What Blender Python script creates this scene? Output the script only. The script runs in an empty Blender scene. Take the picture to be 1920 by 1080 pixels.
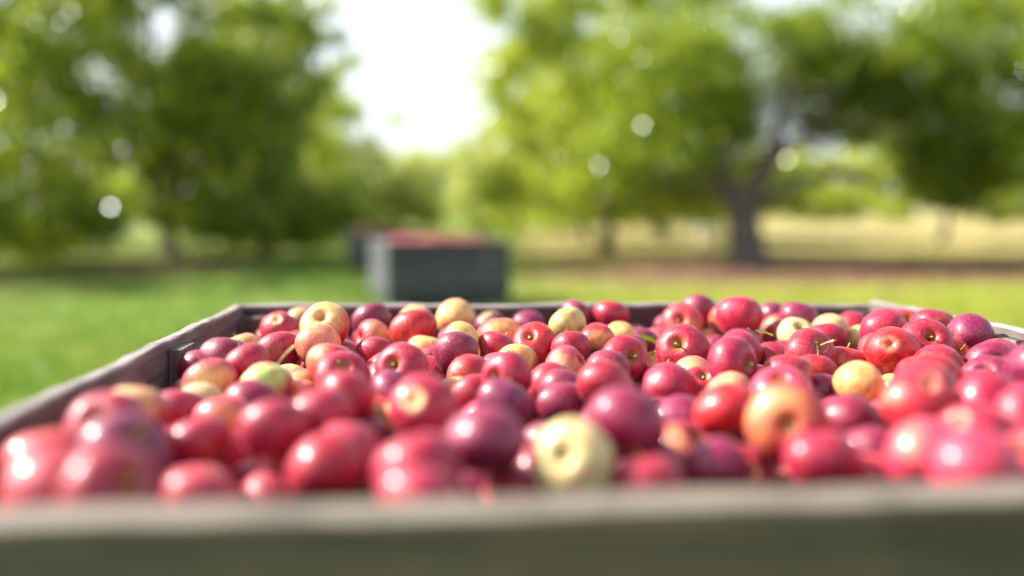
import bpy, math, random
import numpy as np
from mathutils import Vector, Matrix, Quaternion

scene = bpy.context.scene
R = math.radians
# ------------------------------------------------------------------ camera
PITCH = math.atan(145 / 1778.0)
cam_data = bpy.data.cameras.new('camera')
cam = bpy.data.objects.new('camera', cam_data)
scene.collection.objects.link(cam)
cam.location = (0, 0, 1.0)
cam.rotation_euler = (math.pi / 2 - PITCH, 0, 0)
cam_data.sensor_fit = 'HORIZONTAL'
cam_data.sensor_width = 54.0
cam_data.lens = 50.0
cam_data.clip_start = 0.05
cam_data.clip_end = 2000
cam_data.dof.use_dof = True
cam_data.dof.focus_distance = 1.38
cam_data.dof.aperture_fstop = 1.4
scene.camera = cam
# ------------------------------------------------------------------ sky and sun
SUN = Vector((-0.76, 0.16, 0.60)).normalized()
world = bpy.data.worlds.new('World')
scene.world = world
world.use_nodes = True
wn = world.node_tree
bg = wn.nodes['Background']
sky = wn.nodes.new('ShaderNodeTexSky')
sky.sky_type = 'NISHITA'
sky.sun_disc = False
sky.sun_elevation = math.asin(SUN.z)
sky.sun_rotation = math.atan2(SUN.x, SUN.y)
sky.air_density = 1.0
sky.dust_density = 2.5
# thin bright cloud veil over the whole sky, with a few bluer openings
_tc = wn.nodes.new('ShaderNodeTexCoord')
_no = wn.nodes.new('ShaderNodeTexNoise'); _no.inputs['Scale'].default_value = 2.6; _no.inputs['Detail'].default_value = 5
_mr = wn.nodes.new('ShaderNodeMapRange'); _mr.inputs[1].default_value = .34; _mr.inputs[2].default_value = .58
_mr.inputs[3].default_value = .5; _mr.inputs[4].default_value = .9
_mx = wn.nodes.new('ShaderNodeMix'); _mx.data_type = 'RGBA'; _mx.inputs[7].default_value = (5.5, 5.85, 6.2, 1)
wn.links.new(_tc.outputs['Generated'], _no.inputs['Vector']); wn.links.new(_no.outputs[0], _mr.inputs[0])
# the veil thins out overhead, where the sky opens to blue
_sx = wn.nodes.new('ShaderNodeSeparateXYZ'); wn.links.new(_tc.outputs['Generated'], _sx.inputs[0])
_el = wn.nodes.new('ShaderNodeMapRange'); _el.inputs[1].default_value = .16; _el.inputs[2].default_value = .75
_el.inputs[3].default_value = 1.0; _el.inputs[4].default_value = .28
wn.links.new(_sx.outputs[2], _el.inputs[0])
_mu = wn.nodes.new('ShaderNodeMath'); _mu.operation = 'MULTIPLY'
wn.links.new(_mr.outputs[0], _mu.inputs[0]); wn.links.new(_el.outputs[0], _mu.inputs[1])
wn.links.new(_mu.outputs[0], _mx.inputs[0]); wn.links.new(sky.outputs[0], _mx.inputs[6])
wn.links.new(_mx.outputs[2], bg.inputs[0])
bg.inputs[1].default_value = 0.10
sun_data = bpy.data.lights.new('sun', 'SUN')
sun_data.energy = 5.0
sun_data.angle = R(0.5)
sun_data.color = (1.0, 0.95, 0.87)
sun = bpy.data.objects.new('sun', sun_data)
scene.collection.objects.link(sun)
sun.rotation_euler = (-SUN).to_track_quat('-Z', 'Y').to_euler()
sun.location = SUN * 30
scene.view_settings.view_transform = 'Standard'
scene.view_settings.look = 'None'
scene.view_settings.gamma = 1
scene.view_settings.use_curve_mapping = False
scene.view_settings.exposure = 1.36
scene.render.engine = 'CYCLES'
scene.cycles.use_denoising = True
scene.cycles.use_adaptive_sampling = False
scene.cycles.max_bounces = 7
scene.cycles.diffuse_bounces = 4
scene.cycles.transmission_bounces = 4
scene.cycles.sample_clamp_indirect = 6

rnd = random.Random(7)
rng = np.random.default_rng(7)

# ------------------------------------------------------------------ helpers
def link(o, parent=None):
    scene.collection.objects.link(o)
    if parent is not None:
        o.parent = parent
    return o

def mesh_from(name, verts, faces, smooth=True, mats=()):
    me = bpy.data.meshes.new(name)
    me.from_pydata([tuple(v) for v in verts], [], faces)
    for m in mats:
        me.materials.append(m)
    me.polygons.foreach_set('use_smooth', [smooth] * len(me.polygons))
    me.update()
    return me

def fast_mesh(name, V, F, mat, smooth=False):
    """V (n,3), F (m,k) with all faces of k corners"""
    V = np.asarray(V, dtype=np.float32); F = np.asarray(F, dtype=np.int32)
    me = bpy.data.meshes.new(name)
    me.vertices.add(len(V)); me.vertices.foreach_set('co', V.ravel())
    m, k = F.shape
    me.loops.add(m * k); me.loops.foreach_set('vertex_index', F.ravel())
    me.polygons.add(m)
    me.polygons.foreach_set('loop_start', np.arange(0, m * k, k, dtype=np.int32))
    me.polygons.foreach_set('loop_total', np.full(m, k, dtype=np.int32))
    me.polygons.foreach_set('use_smooth', np.full(m, smooth))
    me.materials.append(mat)
    me.update(calc_edges=True)
    me.validate()
    return me

def tag(o, label=None, cat=None, group=None, kind=None):
    if label: o['label'] = label
    if cat: o['category'] = cat
    if group: o['group'] = group
    if kind: o['kind'] = kind
    return o

class NT:
    """tiny node-tree helper"""
    def __init__(self, name):
        self.m = bpy.data.materials.new(name)
        self.m.use_nodes = True
        self.t = self.m.node_tree
        self.bsdf = self.t.nodes['Principled BSDF']
        self.out = self.t.nodes['Material Output']
    def n(self, typ, **kw):
        nd = self.t.nodes.new(typ)
        for k, v in kw.items():
            setattr(nd, k, v)
        return nd
    def put(self, sock, v):
        if isinstance(v, bpy.types.NodeSocket): self.t.links.new(v, sock)
        elif v is not None: sock.default_value = v
    def math(self, op, a, b=None, c=None, clamp=False):
        nd = self.n('ShaderNodeMath', operation=op, use_clamp=clamp)
        self.put(nd.inputs[0], a); self.put(nd.inputs[1], b)
        if c is not None: self.put(nd.inputs[2], c)
        return nd.outputs[0]
    def vmath(self, op, a, b=None, scale=None):
        nd = self.n('ShaderNodeVectorMath', operation=op)
        self.put(nd.inputs[0], a)
        if b is not None: self.put(nd.inputs[1], b)
        if scale is not None: self.put(nd.inputs['Scale'], scale)
        return nd.outputs['Value'] if op in ('DOT_PRODUCT', 'LENGTH') else nd.outputs['Vector']
    def mix(self, f, a, b):
        nd = self.n('ShaderNodeMix', data_type='RGBA')
        self.put(nd.inputs[0], f)
        for s, v in ((nd.inputs[6], a), (nd.inputs[7], b)):
            self.put(s, v if isinstance(v, bpy.types.NodeSocket) else (*v, 1))
        return nd.outputs[2]
    def ramp(self, v, lo, hi, a=0.0, b=1.0):
        nd = self.n('ShaderNodeMapRange', interpolation_type='SMOOTHSTEP')
        self.put(nd.inputs[0], v); self.put(nd.inputs[1], lo); self.put(nd.inputs[2], hi)
        nd.inputs[3].default_value = a; nd.inputs[4].default_value = b
        return nd.outputs[0]
    def noise(self, vec, scale, detail=3, rough=.55):
        nd = self.n('ShaderNodeTexNoise')
        self.put(nd.inputs['Vector'], vec)
        nd.inputs['Scale'].default_value = scale; nd.inputs['Detail'].default_value = detail
        nd.inputs['Roughness'].default_value = rough
        return nd.outputs['Fac']
    def bump(self, h, strength, dist):
        nd = self.n('ShaderNodeBump')
        nd.inputs['Strength'].default_value = strength; nd.inputs['Distance'].default_value = dist
        self.put(nd.inputs['Height'], h)
        self.put(self.bsdf.inputs['Normal'], nd.outputs[0])
    def set(self, **kw):
        for k, v in kw.items():
            s = self.bsdf.inputs[k.replace('_', ' ')]
            if isinstance(v, tuple) and len(v) == 3: v = (*v, 1)
            self.put(s, v)

# ------------------------------------------------------------------ materials
def apple_material():
    a = NT('apple_skin')
    P = a.n('ShaderNodeTexCoord').outputs['Object']
    rand = a.n('ShaderNodeObjectInfo').outputs['Random']
    off = a.math('MULTIPLY', rand, 57.0)
    Po = a.vmath('ADD', P, a.n('ShaderNodeCombineXYZ').outputs[0])
    comb = a.n('ShaderNodeCombineXYZ'); a.put(comb.inputs[0], off); a.put(comb.inputs[1], off); a.put(comb.inputs[2], off)
    Po = a.vmath('ADD', P, comb.outputs[0])
    sep = a.n('ShaderNodeSeparateXYZ'); a.put(sep.inputs[0], P)
    X, Y, Z = sep.outputs
    flat = a.n('ShaderNodeCombineXYZ'); a.put(flat.inputs[0], X); a.put(flat.inputs[1], Y)
    rho = a.vmath('LENGTH', flat.outputs[0])
    nrm = a.vmath('NORMALIZE', flat.outputs[0])
    st = a.n('ShaderNodeCombineXYZ'); s2 = a.n('ShaderNodeSeparateXYZ'); a.put(s2.inputs[0], nrm)
    a.put(st.inputs[0], s2.outputs[0]); a.put(st.inputs[1], s2.outputs[1]); a.put(st.inputs[2], a.math('MULTIPLY_ADD', Z, .12, off))
    streak = a.noise(st.outputs[0], 9.0, 3, .6)
    broad = a.noise(Po, 1.3, 2, .5)
    mott = a.noise(Po, 7.0, 4, .6)
    def at(nm):
        nd = a.n('ShaderNodeAttribute', attribute_type='OBJECT'); nd.attribute_name = nm
        return nd
    skin, under = at('skin').outputs['Color'], at('under').outputs['Color']
    patch = at('patch').outputs['Vector']; thr = at('threshold').outputs['Fac']; cav = at('cavity').outputs['Fac']
    d = a.vmath('DOT_PRODUCT', P, patch)
    d = a.math('ADD', d, a.math('MULTIPLY', a.math('SUBTRACT', broad, .5), .9))
    d = a.math('ADD', d, a.math('MULTIPLY', a.math('SUBTRACT', streak, .5), .28))
    d = a.math('ADD', d, a.math('MULTIPLY', a.math('SUBTRACT', mott, .5), .15))
    f = a.ramp(a.math('SUBTRACT', d, thr), -.48, .42)
    dark = a.mix(.38, skin, (.12, .0, .016))
    red = a.mix(a.ramp(streak, .42, .62), dark, skin)
    red = a.mix(a.math('MULTIPLY', a.ramp(mott, .5, .75), .10), red, under)
    und = a.mix(a.math('MULTIPLY', a.ramp(a.math('ADD', a.math('MULTIPLY', streak, .45), a.math('MULTIPLY', a.noise(Po, 2.4, 4, .6), .55)), .40, .66), .62), under, skin)
    col = a.mix(f, red, und)
    # stem cavity: golden green with russet rays
    cf = a.math('MULTIPLY', a.ramp(a.math('ADD', rho, a.math('MULTIPLY', streak, .25)), .50, .20), a.math('GREATER_THAN', Z, 0.0))
    cf = a.math('MULTIPLY', cf, cav)
    cc = a.mix(streak, (.42, .30, .05), (.22, .11, .03))
    col = a.mix(cf, col, cc)
    # calyx basin at the other end: pale, with the blush fading out
    bf = a.math('MULTIPLY', a.ramp(a.math('ADD', rho, a.math('MULTIPLY', mott, .15)),   .50, .30), a.math('LESS_THAN', Z, 0.0))
    col = a.mix(a.math('MULTIPLY', bf, at('basin').outputs['Fac']), col, a.mix(.3, under, (.75, .45, .36)))
    # lenticels
    vo = a.n('ShaderNodeTexVoronoi'); a.put(vo.inputs['Vector'], Po); vo.inputs['Scale'].default_value = 13
    dots = a.ramp(vo.outputs['Distance'], .13, .06)
    col = a.mix(a.math('MULTIPLY', dots, .26), col, (.75, .45, .28))
    # dull waxy bloom rubbed off in patches, a few brown scuffs
    bl_ = a.noise(Po, 2.7, 5, .7)
    col = a.mix(a.ramp(bl_, .45, .75, 0, .08), col, (.62, .40, .50))
    sc = a.math('MULTIPLY', a.ramp(a.noise(Po, 5.5, 3, .5), .70, .74), .6)
    col = a.mix(sc, col, (.20, .08, .03))
    a.set(Base_Color=col, Roughness=a.ramp(a.noise(Po, 3.5, 4, .65),   .3, .7, .38, .60), IOR=1.45)
    a.bsdf.inputs['Specular IOR Level'].default_value = .55
    a.bsdf.inputs['Subsurface Weight'].default_value = .0
    a.put(a.bsdf.inputs['Coat Weight'], a.ramp(a.noise(Po, 2.2, 3, .6), .35, .7, .10, .50))
    a.bsdf.inputs['Coat Roughness'].default_value = .15
    a.bsdf.inputs['Sheen Weight'].default_value = .07
    a.bsdf.inputs['Sheen Roughness'].default_value = .35
    a.bsdf.inputs['Sheen Tint'].default_value = (1, .78, .9, 1)
    a.bump(a.math('ADD', mott, a.math('MULTIPLY', dots, .3)), .12, .02)
    return a.m

def simple(name, c1, c2, scale, rough=.7, bump=.3, dist=.004):
    a = NT(name)
    P = a.n('ShaderNodeTexCoord').outputs['Object']
    n = a.noise(P, scale, 5, .6)
    a.set(Base_Color=a.mix(a.ramp(n, .3, .7), c1, c2), Roughness=rough)
    if bump: a.bump(n, bump, dist)
    return a.m

def wood_material(name, dark, pale, stain, top=(.34, .29, .27)):
    a = NT(name)
    P = a.n('ShaderNodeTexCoord').outputs['Object']
    off = a.math('MULTIPLY', a.n('ShaderNodeObjectInfo').outputs['Random'], 41.0)
    comb = a.n('ShaderNodeCombineXYZ'); a.put(comb.inputs[0], off); a.put(comb.inputs[2], off)
    Q = a.vmath('ADD', P, comb.outputs[0])
    S = a.vmath('MULTIPLY', Q, (2.2, 60, 60))
    grain = a.noise(S, 1.0, 6, .65)
    fine = a.noise(a.vmath('MULTIPLY', Q, (9, 260, 260)), 1.0, 3, .6)
    blot = a.noise(Q, 5.0, 4, .6)
    col = a.mix(a.ramp(grain, .3, .68), dark, pale)
    col = a.mix(a.math('MULTIPLY', a.ramp(fine, .52, .7), .5), col, tuple(v * .45 for v in dark))
    col = a.mix(a.math('MULTIPLY', a.ramp(blot, .48, .7), .6), col, stain)
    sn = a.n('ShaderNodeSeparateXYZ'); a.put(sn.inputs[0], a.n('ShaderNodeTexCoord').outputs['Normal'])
    worn_lit = a.math('MULTIPLY', a.ramp(sn.outputs[2], .1, .6), a.ramp(grain, .25, .5, .55, .95))
    col = a.mix(worn_lit, col, top)  # upward faces paler: weathering plus sunlit rim brightness painted into the colour
    blo2 = a.noise(a.vmath('MULTIPLY', Q, (1, 3, 3)), 9.0, 5, .65)
    col = a.mix(a.math('MULTIPLY', a.ramp(blo2, .45, .66), .55), col, stain)
    tone = a.math('MULTIPLY_ADD', a.n('ShaderNodeObjectInfo').outputs['Random'], .55, .72)
    col = a.vmath('SCALE', col, scale=tone)
    a.set(Base_Color=col, Roughness=.8)
    a.bump(a.math('ADD', grain, a.math('MULTIPLY', fine, .5)), .6, .004)
    return a.m

def leaf_material(name, c1, c2, glow=(.35, .45, .04)):
    a = NT(name)
    g = a.n('ShaderNodeNewGeometry')
    ri = g.outputs['Random Per Island']
    col = a.mix(ri, c1, c2)
    odd = a.math('GREATER_THAN', a.math('FRACT', a.math('MULTIPLY', ri, 37.0)), .88)
    col = a.mix(a.math('MULTIPLY', odd, .8), col, (.36, .38, .04))
    a.set(Base_Color=col, Roughness=a.ramp(a.math('FRACT', a.math('MULTIPLY', ri, 91.0)), 0.0, 1.0, .15, .28))
    a.bsdf.inputs['Specular IOR Level'].default_value = .75
    tr = a.n('ShaderNodeBsdfTranslucent')
    a.put(tr.inputs[0], a.mix(ri, glow, tuple(v * .7 for v in glow)))
    mx = a.n('ShaderNodeMixShader'); mx.inputs[0].default_value = .45
    a.put(mx.inputs[1], a.bsdf.outputs[0]); a.put(mx.inputs[2], tr.outputs[0])
    a.put(a.out.inputs[0], mx.outputs[0])
    return a.m

def grass_color(a, P):
    """colour of the turf from its place: lush on the left, dry straw strips on the right"""
    sep = a.n('ShaderNodeSeparateXYZ'); a.put(sep.inputs[0], P)
    X, Y = sep.outputs[0], sep.outputs[1]
    n1 = a.noise(P, .35, 4, .6); n2 = a.noise(P, 2.2, 4, .6)
    col = a.mix(a.ramp(n2, .3, .7), (.08, .18, .008), (.19, .28, .014))
    wx = a.math('ADD', X, a.math('MULTIPLY', a.math('SUBTRACT', n1, .5), 3.0))
    right = a.ramp(wx, -1.2, 1.6)
    col = a.mix(a.math('MULTIPLY', right, .85), col, (.30, .32, .022))
    dry = a.math('MULTIPLY', a.ramp(wx, -.6, 1.2), a.ramp(a.math('ADD', Y, a.math('MULTIPLY', n1, 5.0)), 14.0, 17.0))
    col = a.mix(a.math('MULTIPLY', dry, .8), col, (.36, .27, .10))
    left = a.math('MULTIPLY', a.ramp(wx, -4.4, -5.8), a.ramp(n2, .35, .6))
    col = a.mix(a.math('MULTIPLY', left, .55), col, (.22, .16, .06))
    # bare brown soil and rotting fruit under the trees on the right, tree shade painted brown onto the turf on the left
    dx = a.math('DIVIDE', a.math('SUBTRACT', X, 5.0), 4.6); dy = a.math('DIVIDE', a.math('SUBTRACT', Y, 15.3), 2.4)
    e = a.math('ADD', a.math('MULTIPLY', dx, dx), a.math('MULTIPLY', dy, dy))
    e = a.math('ADD', e, a.math('MULTIPLY', a.math('SUBTRACT', n2, .5), 1.6))
    col = a.mix(a.math('MULTIPLY', a.ramp(e, 1.1, .5), .8), col, (.15, .075, .05))
    dx = a.math('DIVIDE', a.math('ADD', X, 5.9), 1.9); dy = a.math('DIVIDE', a.math('SUBTRACT', Y, 16.2), 2.2)
    e = a.math('ADD', a.math('MULTIPLY', dx, dx), a.math('MULTIPLY', dy, dy))
    e = a.math('ADD', e, a.math('MULTIPLY', a.math('SUBTRACT', n2, .5), 1.6))
    col = a.mix(a.math('MULTIPLY', a.ramp(e, 1.1, .4), .75), col, (.14, .09, .045))
    n3 = a.noise(P, 1.1, 3, .6)
    col = a.mix(a.math('MULTIPLY', a.ramp(n3, .52, .66), .35), col, (.30, .27, .07))
    return col, n2

def ground_material():
    a = NT('turf')
    P = a.n('ShaderNodeNewGeometry').outputs['Position']
    col, n2 = grass_color(a, P)
    f = a.noise(P, 45.0, 4, .7)
    col = a.mix(a.math('MULTIPLY', a.ramp(f, .5, .7), .5), col, (.06, .05, .02))
    a.set(Base_Color=col, Roughness=.9)
    a.bump(f, .8, .03)
    return a.m

def blade_material():
    a = NT('grass_blade')
    g = a.n('ShaderNodeNewGeometry')
    col, n2 = grass_color(a, g.outputs['Position'])
    col = a.mix(a.math('MULTIPLY', g.outputs['Random Per Island'], .28), col, (.24, .30, .04))
    a.set(Base_Color=col, Roughness=.45)
    tr = a.n('ShaderNodeBsdfTranslucent'); a.put(tr.inputs[0], col)
    mx = a.n('ShaderNodeMixShader'); mx.inputs[0].default_value = .4
    a.put(mx.inputs[1], a.bsdf.outputs[0]); a.put(mx.inputs[2], tr.outputs[0])
    a.put(a.out.inputs[0], mx.outputs[0])
    return a.m

M_APPLE = apple_material()
M_STEM = simple('apple_stem', (.20, .12, .04), (.42, .30, .10), 9, .6)
M_PALE_STEM = simple('pale_stalk', (.26, .19, .07), (.46, .36, .16), 6, .6)
M_CALYX = simple('dry_calyx', (.05, .03, .015), (.16, .10, .05), 9, .9)
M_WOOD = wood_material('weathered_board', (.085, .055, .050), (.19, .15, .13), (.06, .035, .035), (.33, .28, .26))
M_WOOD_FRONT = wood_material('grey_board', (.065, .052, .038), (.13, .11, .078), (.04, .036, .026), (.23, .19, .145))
M_WOOD_IN = wood_material('shade_tinted_board', (.065, .034, .030), (.13, .07, .06), (.035, .018, .02))  # darker wood copy: shade inside the bin put into the colour
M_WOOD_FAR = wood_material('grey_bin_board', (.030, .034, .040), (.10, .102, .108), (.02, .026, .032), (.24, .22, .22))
M_BARK = simple('bark', (.035, .028, .025), (.17, .145, .125), 14, .85, .8, .03)
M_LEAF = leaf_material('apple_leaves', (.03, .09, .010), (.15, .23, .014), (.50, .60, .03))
M_LEAF_SUNLIT = leaf_material('sunlit_tint_leaves', (.13, .22, .014), (.30, .38, .03), (.76, .84, .09))  # lighter leaf copy, sunlit brightness put into the colour
M_LEAF_HAZE = leaf_material('haze_tint_leaves', (.26, .33, .06), (.46, .52, .13), (.78, .82, .24))  # palest leaf copy, distance haze painted as leaf colour
M_GROUND = ground_material()
M_BLADE = blade_material()
M_WHITE = simple('white_paint', (.72, .72, .70), (.82, .82, .80), 5, .5, .1)
M_SHED_ROOF = simple('shed_roof', (.16, .15, .15), (.24, .23, .22), 6, .7)
M_NAIL = simple('rusty_nail', (.10, .035, .015), (.22, .09, .04), 300, .8, 0)

# ------------------------------------------------------------------ ground
def hnoise(x, y):
    return .03 * np.sin(x * .31 + 1) * np.cos(y * .23) + .015 * np.sin(x * .9 + y * .7)
gx = np.concatenate([-np.geomspace(900, 14, 30), np.linspace(-12, 12, 49), np.geomspace(14, 900, 30)])
gy = np.concatenate([-np.geomspace(300, 6, 20), np.linspace(-5, 40, 91), np.geomspace(43, 1500, 30)])
XX, YY = np.meshgrid(gx, gy, indexing='ij')
hz = hnoise(XX, YY) * np.clip((np.hypot(XX, YY) - 2) / 4, 0, 1) * (np.hypot(XX, YY) < 60)
V = np.stack([XX.ravel(), YY.ravel(), hz.ravel()], 1)
ny_ = len(gy)
ii, jj = np.meshgrid(np.arange(len(gx) - 1), np.arange(ny_ - 1), indexing='ij')
b = (ii * ny_ + jj).ravel()
F = np.stack([b, b + ny_, b + ny_ + 1, b + 1], 1)
ground = link(bpy.data.objects.new('ground', fast_mesh('ground', V, F, M_GROUND, True)))
tag(ground, 'mown orchard turf with dry straw strips', kind='structure')

# grass blades: three vertices each
def blades(n, x0, x1, y0, y1, hmin, hmax, w):
    t = rng.random(n); y = y0 * (y1 / y0) ** t
    x = rng.uniform(x0, x1, n) * (y / y1 if x1 > 5 else 1)
    return x, y, rng.uniform(hmin, hmax, n), np.full(n, w) * rng.uniform(.7, 1.3, n)
parts = [blades(110000, -21, 21, 2.2, 30, .04, .10, .009), blades(26000, -2.4, 2.4, .5, 4.5, .03, .08, .005)]
bx_, by_, bh_, bw_ = [np.concatenate(q) for q in zip(*parts)]
n = len(bx_)
ang = rng.uniform(0, 2 * math.pi, n); lean = rng.normal(0, .35, (n, 2)) * bh_[:, None]
z0 = hnoise(bx_, by_) * np.clip((np.hypot(bx_, by_) - 2) / 4, 0, 1) - .004
bw_ = bw_ * (1 + by_ * .04)
A0 = np.stack([bx_ - np.cos(ang) * bw_ / 2, by_ - np.sin(ang) * bw_ / 2, z0], 1)
A1 = np.stack([bx_ + np.cos(ang) * bw_ / 2, by_ + np.sin(ang) * bw_ / 2, z0], 1)
A2 = np.stack([bx_ + lean[:, 0], by_ + lean[:, 1], z0 + bh_], 1)
V = np.stack([A0, A1, A2], 1).reshape(-1, 3)
F = np.arange(3 * n).reshape(-1, 3)
gr = link(bpy.data.objects.new('grass', fast_mesh('grass', V, F, M_BLADE)))
tag(gr, 'short green orchard grass turning yellow on the right', 'grass', kind='stuff')

# ------------------------------------------------------------------ trees
def tube(path, radii, seg=9, jit=.0):
    """verts, faces of a tapered tube through path"""
    path = [Vector(p) for p in path]
    vs, fs = [], []
    for i, p in enumerate(path):
        d = (path[min(i + 1, len(path) - 1)] - path[max(i - 1, 0)]).normalized()
        ref = Vector((0, 0, 1)) if abs(d.z) < .8 else Vector((1, 0, 0))
        u = d.cross(ref).normalized(); v = d.cross(u)
        for k in range(seg):
            a = 2 * math.pi * k / seg
            r = radii[i] * (1 + jit * math.sin(3 * a + i * 1.7) + jit * .6 * rnd.uniform(-1, 1))
            vs.append(p + (u * math.cos(a) + v * math.sin(a)) * r)
    for i in range(len(path) - 1):
        for k in range(seg):
            k2 = (k + 1) % seg
            fs.append((i * seg + k, i * seg + k2, (i + 1) * seg + k2, (i + 1) * seg + k))
    fs.append(tuple(range(seg))[::-1]); fs.append(tuple(range((len(path) - 1) * seg, len(path) * seg)))
    return vs, fs

def join(parts):
    V, F = [], []
    for vs, fs in parts:
        o = len(V); V += list(vs); F += [tuple(i + o for i in f) for f in fs]
    return V, F

def wander(a, b, n=7, amp=.12, sag=0):
    a, b = Vector(a), Vector(b); L = (b - a).length
    pts = []
    for i in range(n):
        t = i / (n - 1)
        p = a.lerp(b, t)
        e = math.sin(math.pi * t)
        p += Vector((rnd.uniform(-1, 1), rnd.uniform(-1, 1), rnd.uniform(-1, 1))) * amp * L * e * .35
        p.z += sag * e
        pts.append(p)
    return pts

def leaf_cloud(blobs, size, spread, mat, name='crown', shell=.55, bough=140):
    Vs = []
    for (cx, cy, cz, rx, ry, rz, n) in blobs:
        nc = max(4, n // bough)
        d = rng.normal(size=(nc, 3)); d /= np.linalg.norm(d, axis=1)[:, None]
        rad = rng.uniform(shell ** 3, 1, nc) ** (1 / 3)
        rad *= 1 + .16 * np.sin(d[:, 0] * 5 + cx) * np.cos(d[:, 2] * 6 + cy) + rng.normal(0, .05, nc)
        cen = np.array([cx, cy, cz]) + d * rad[:, None] * np.array([rx, ry, rz])
        own = rng.integers(0, nc, n)
        p = cen[own] + rng.normal(0, 1, (n, 3)) * (spread * rng.uniform(.45, 1.05, nc))[own][:, None] * np.array([1, 1, .7])
        a = rng.normal(size=(n, 3)); a /= np.linalg.norm(a, axis=1)[:, None]
        a[:, 2] -= .25
        b_ = rng.normal(size=(n, 3)); b_ -= a * (a * b_).sum(1)[:, None] / (a * a).sum(1)[:, None]; b_ /= np.linalg.norm(b_, axis=1)[:, None]
        nn = np.cross(a, b_)
        s = (size * rng.uniform(.65, 1.25, n))[:, None]
        base = p; tip = p + a * s; l = p + a * s * .45 + b_ * s * .30 + nn * s * .07; r_ = p + a * s * .45 - b_ * s * .30 + nn * s * .07
        Vs.append(np.stack([base, r_, tip, l], 1).reshape(-1, 3))
    V = np.concatenate(Vs); m = len(V) // 4
    q = np.arange(m)[:, None] * 4
    F = np.concatenate([q + np.array([0, 1, 2]), q + np.array([0, 2, 3])])
    return fast_mesh(name, V, F, mat)

def make_tree(loc, trunk, limbs, blobs, leaf, spread, mat, label, group='orchard trees in rows', twigs=14):
    """trunk: (path, radii); limbs: list of (path, radii), all relative to loc"""
    root = link(bpy.data.objects.new('apple_tree', None)); root.location = loc
    root.empty_display_size = .3
    tag(root, label, 'tree', group)
    vs, fs = tube(*trunk, seg=12, jit=.07)
    link(bpy.data.objects.new('trunk', mesh_from('trunk', vs, fs, True, [M_BARK])), root)
    for path, radii in limbs:
        vs, fs = tube(path, radii, 9, .06)
        link(bpy.data.objects.new('limb', mesh_from('limb', vs, fs, True, [M_BARK])), root)
    tw = []
    ends = [p for path, _ in limbs for p in path[2:]]
    for k in range(twigs):
        bl = blobs[k % len(blobs)]
        s = rnd.choice(ends)
        e = Vector((bl[0] + rnd.uniform(-.8, .8) * bl[3], bl[1] + rnd.uniform(-.8, .8) * bl[4], bl[2] + rnd.uniform(-.7, .8) * bl[5]))
        tw.append(tube(wander(s, e, 5, .3), [.03, .025, .018, .012, .006], 5))
    vs, fs = join(tw)
    o = link(bpy.data.objects.new('branches', mesh_from('branches', vs, fs, True, [M_BARK])), root)
    o['kind'] = 'stuff'
    link(bpy.data.objects.new('crown', leaf_cloud(blobs, leaf, spread, mat, bough=70 if 'old dark' in label else 140)), root)
    return root

def std_tree(x, y, h, rx, mat, label, n, leaf=.10, spread=.28, low=1.0, trunk_r=.15, group='orchard trees in rows', shell=.5):
    fork = low + .25
    tr = (wander((0, 0, -.05), (rnd.uniform(-.25, .25), 0, fork), 6, .15), [trunk_r * 1.5, trunk_r * 1.08, trunk_r, trunk_r * .95, trunk_r * .9, trunk_r * .85])
    top = tr[0][-1]
    limbs = []
    for k in range(5):
        a = k * 2 * math.pi / 5 + rnd.uniform(-.4, .4)
        e = Vector((math.cos(a) * rx * .65, math.sin(a) * rx * .65, fork + (h - fork) * rnd.uniform(.45, .75)))
        limbs.append((wander(top, e, 7, .25, .15), list(np.linspace(trunk_r * .6, .02, 7))))
    blobs = []
    leaf, n = leaf * 1.4, int(n * .68)
    per = n // 7
    blobs.append((0, 0, low + (h - low) * .52, rx * .86, rx * .86, (h - low) * .47, int(per * 3.2)))
    for k in range(5):
        a = k * 2 * math.pi / 5 + rnd.uniform(-.5, .5)
        blobs.append((math.cos(a) * rx * .55, math.sin(a) * rx * .55, low + (h - low) * rnd.uniform(.24, .66), rx * .48, rx * .48, (h - low) * .27, per))
    for k in range(6):
        a = k * math.pi / 3 + rnd.uniform(-.4, .4)
        blobs.append((math.cos(a) * rx * .66, math.sin(a) * rx * .66, low + rnd.uniform(.25, .6), rx * .34, rx * .34, .45, per // 2))
    return make_tree((x, y, 0), tr, limbs, blobs, leaf, spread, mat, label, group)

# right hand tree: forked leaning trunk, 17 m away
limbsR = [
    ([(-.12, 0, 1.05), (-.30, 0, 1.30), (-.42, .1, 1.65), (-.50, .2, 2.1), (-.62, .3, 2.6), (-.95, .4, 3.3)], [.17, .155, .14, .12, .09, .04]),
    ([(-.10, 0, 1.05), (.02, 0, 1.35), (.22, -.1, 1.70), (.42, -.1, 2.15), (.50, -.1, 2.7), (.7, -.2, 3.6)], [.205, .19, .175, .15, .11, .05]),
    ([(-.05, 0, .98), (.25, -.1, 1.22), (.60, -.2, 1.40), (1.0, -.3, 1.58), (1.7, -.3, 1.62), (2.6, -.2, 1.25)], [.115, .10, .09, .08, .055, .03]),
    ([(-.14, 0, .95), (-.45, -.1, 1.15), (-.85, -.2, 1.42), (-1.5, -.3, 1.50), (-2.2, -.3, 1.35)], [.075, .06, .05, .04, .02]),
    ([(.25, 0, 1.75), (.7, .1, 2.15), (1.3, .2, 2.5), (2.2, .3, 2.9)], [.08, .07, .05, .02]),
]
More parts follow.
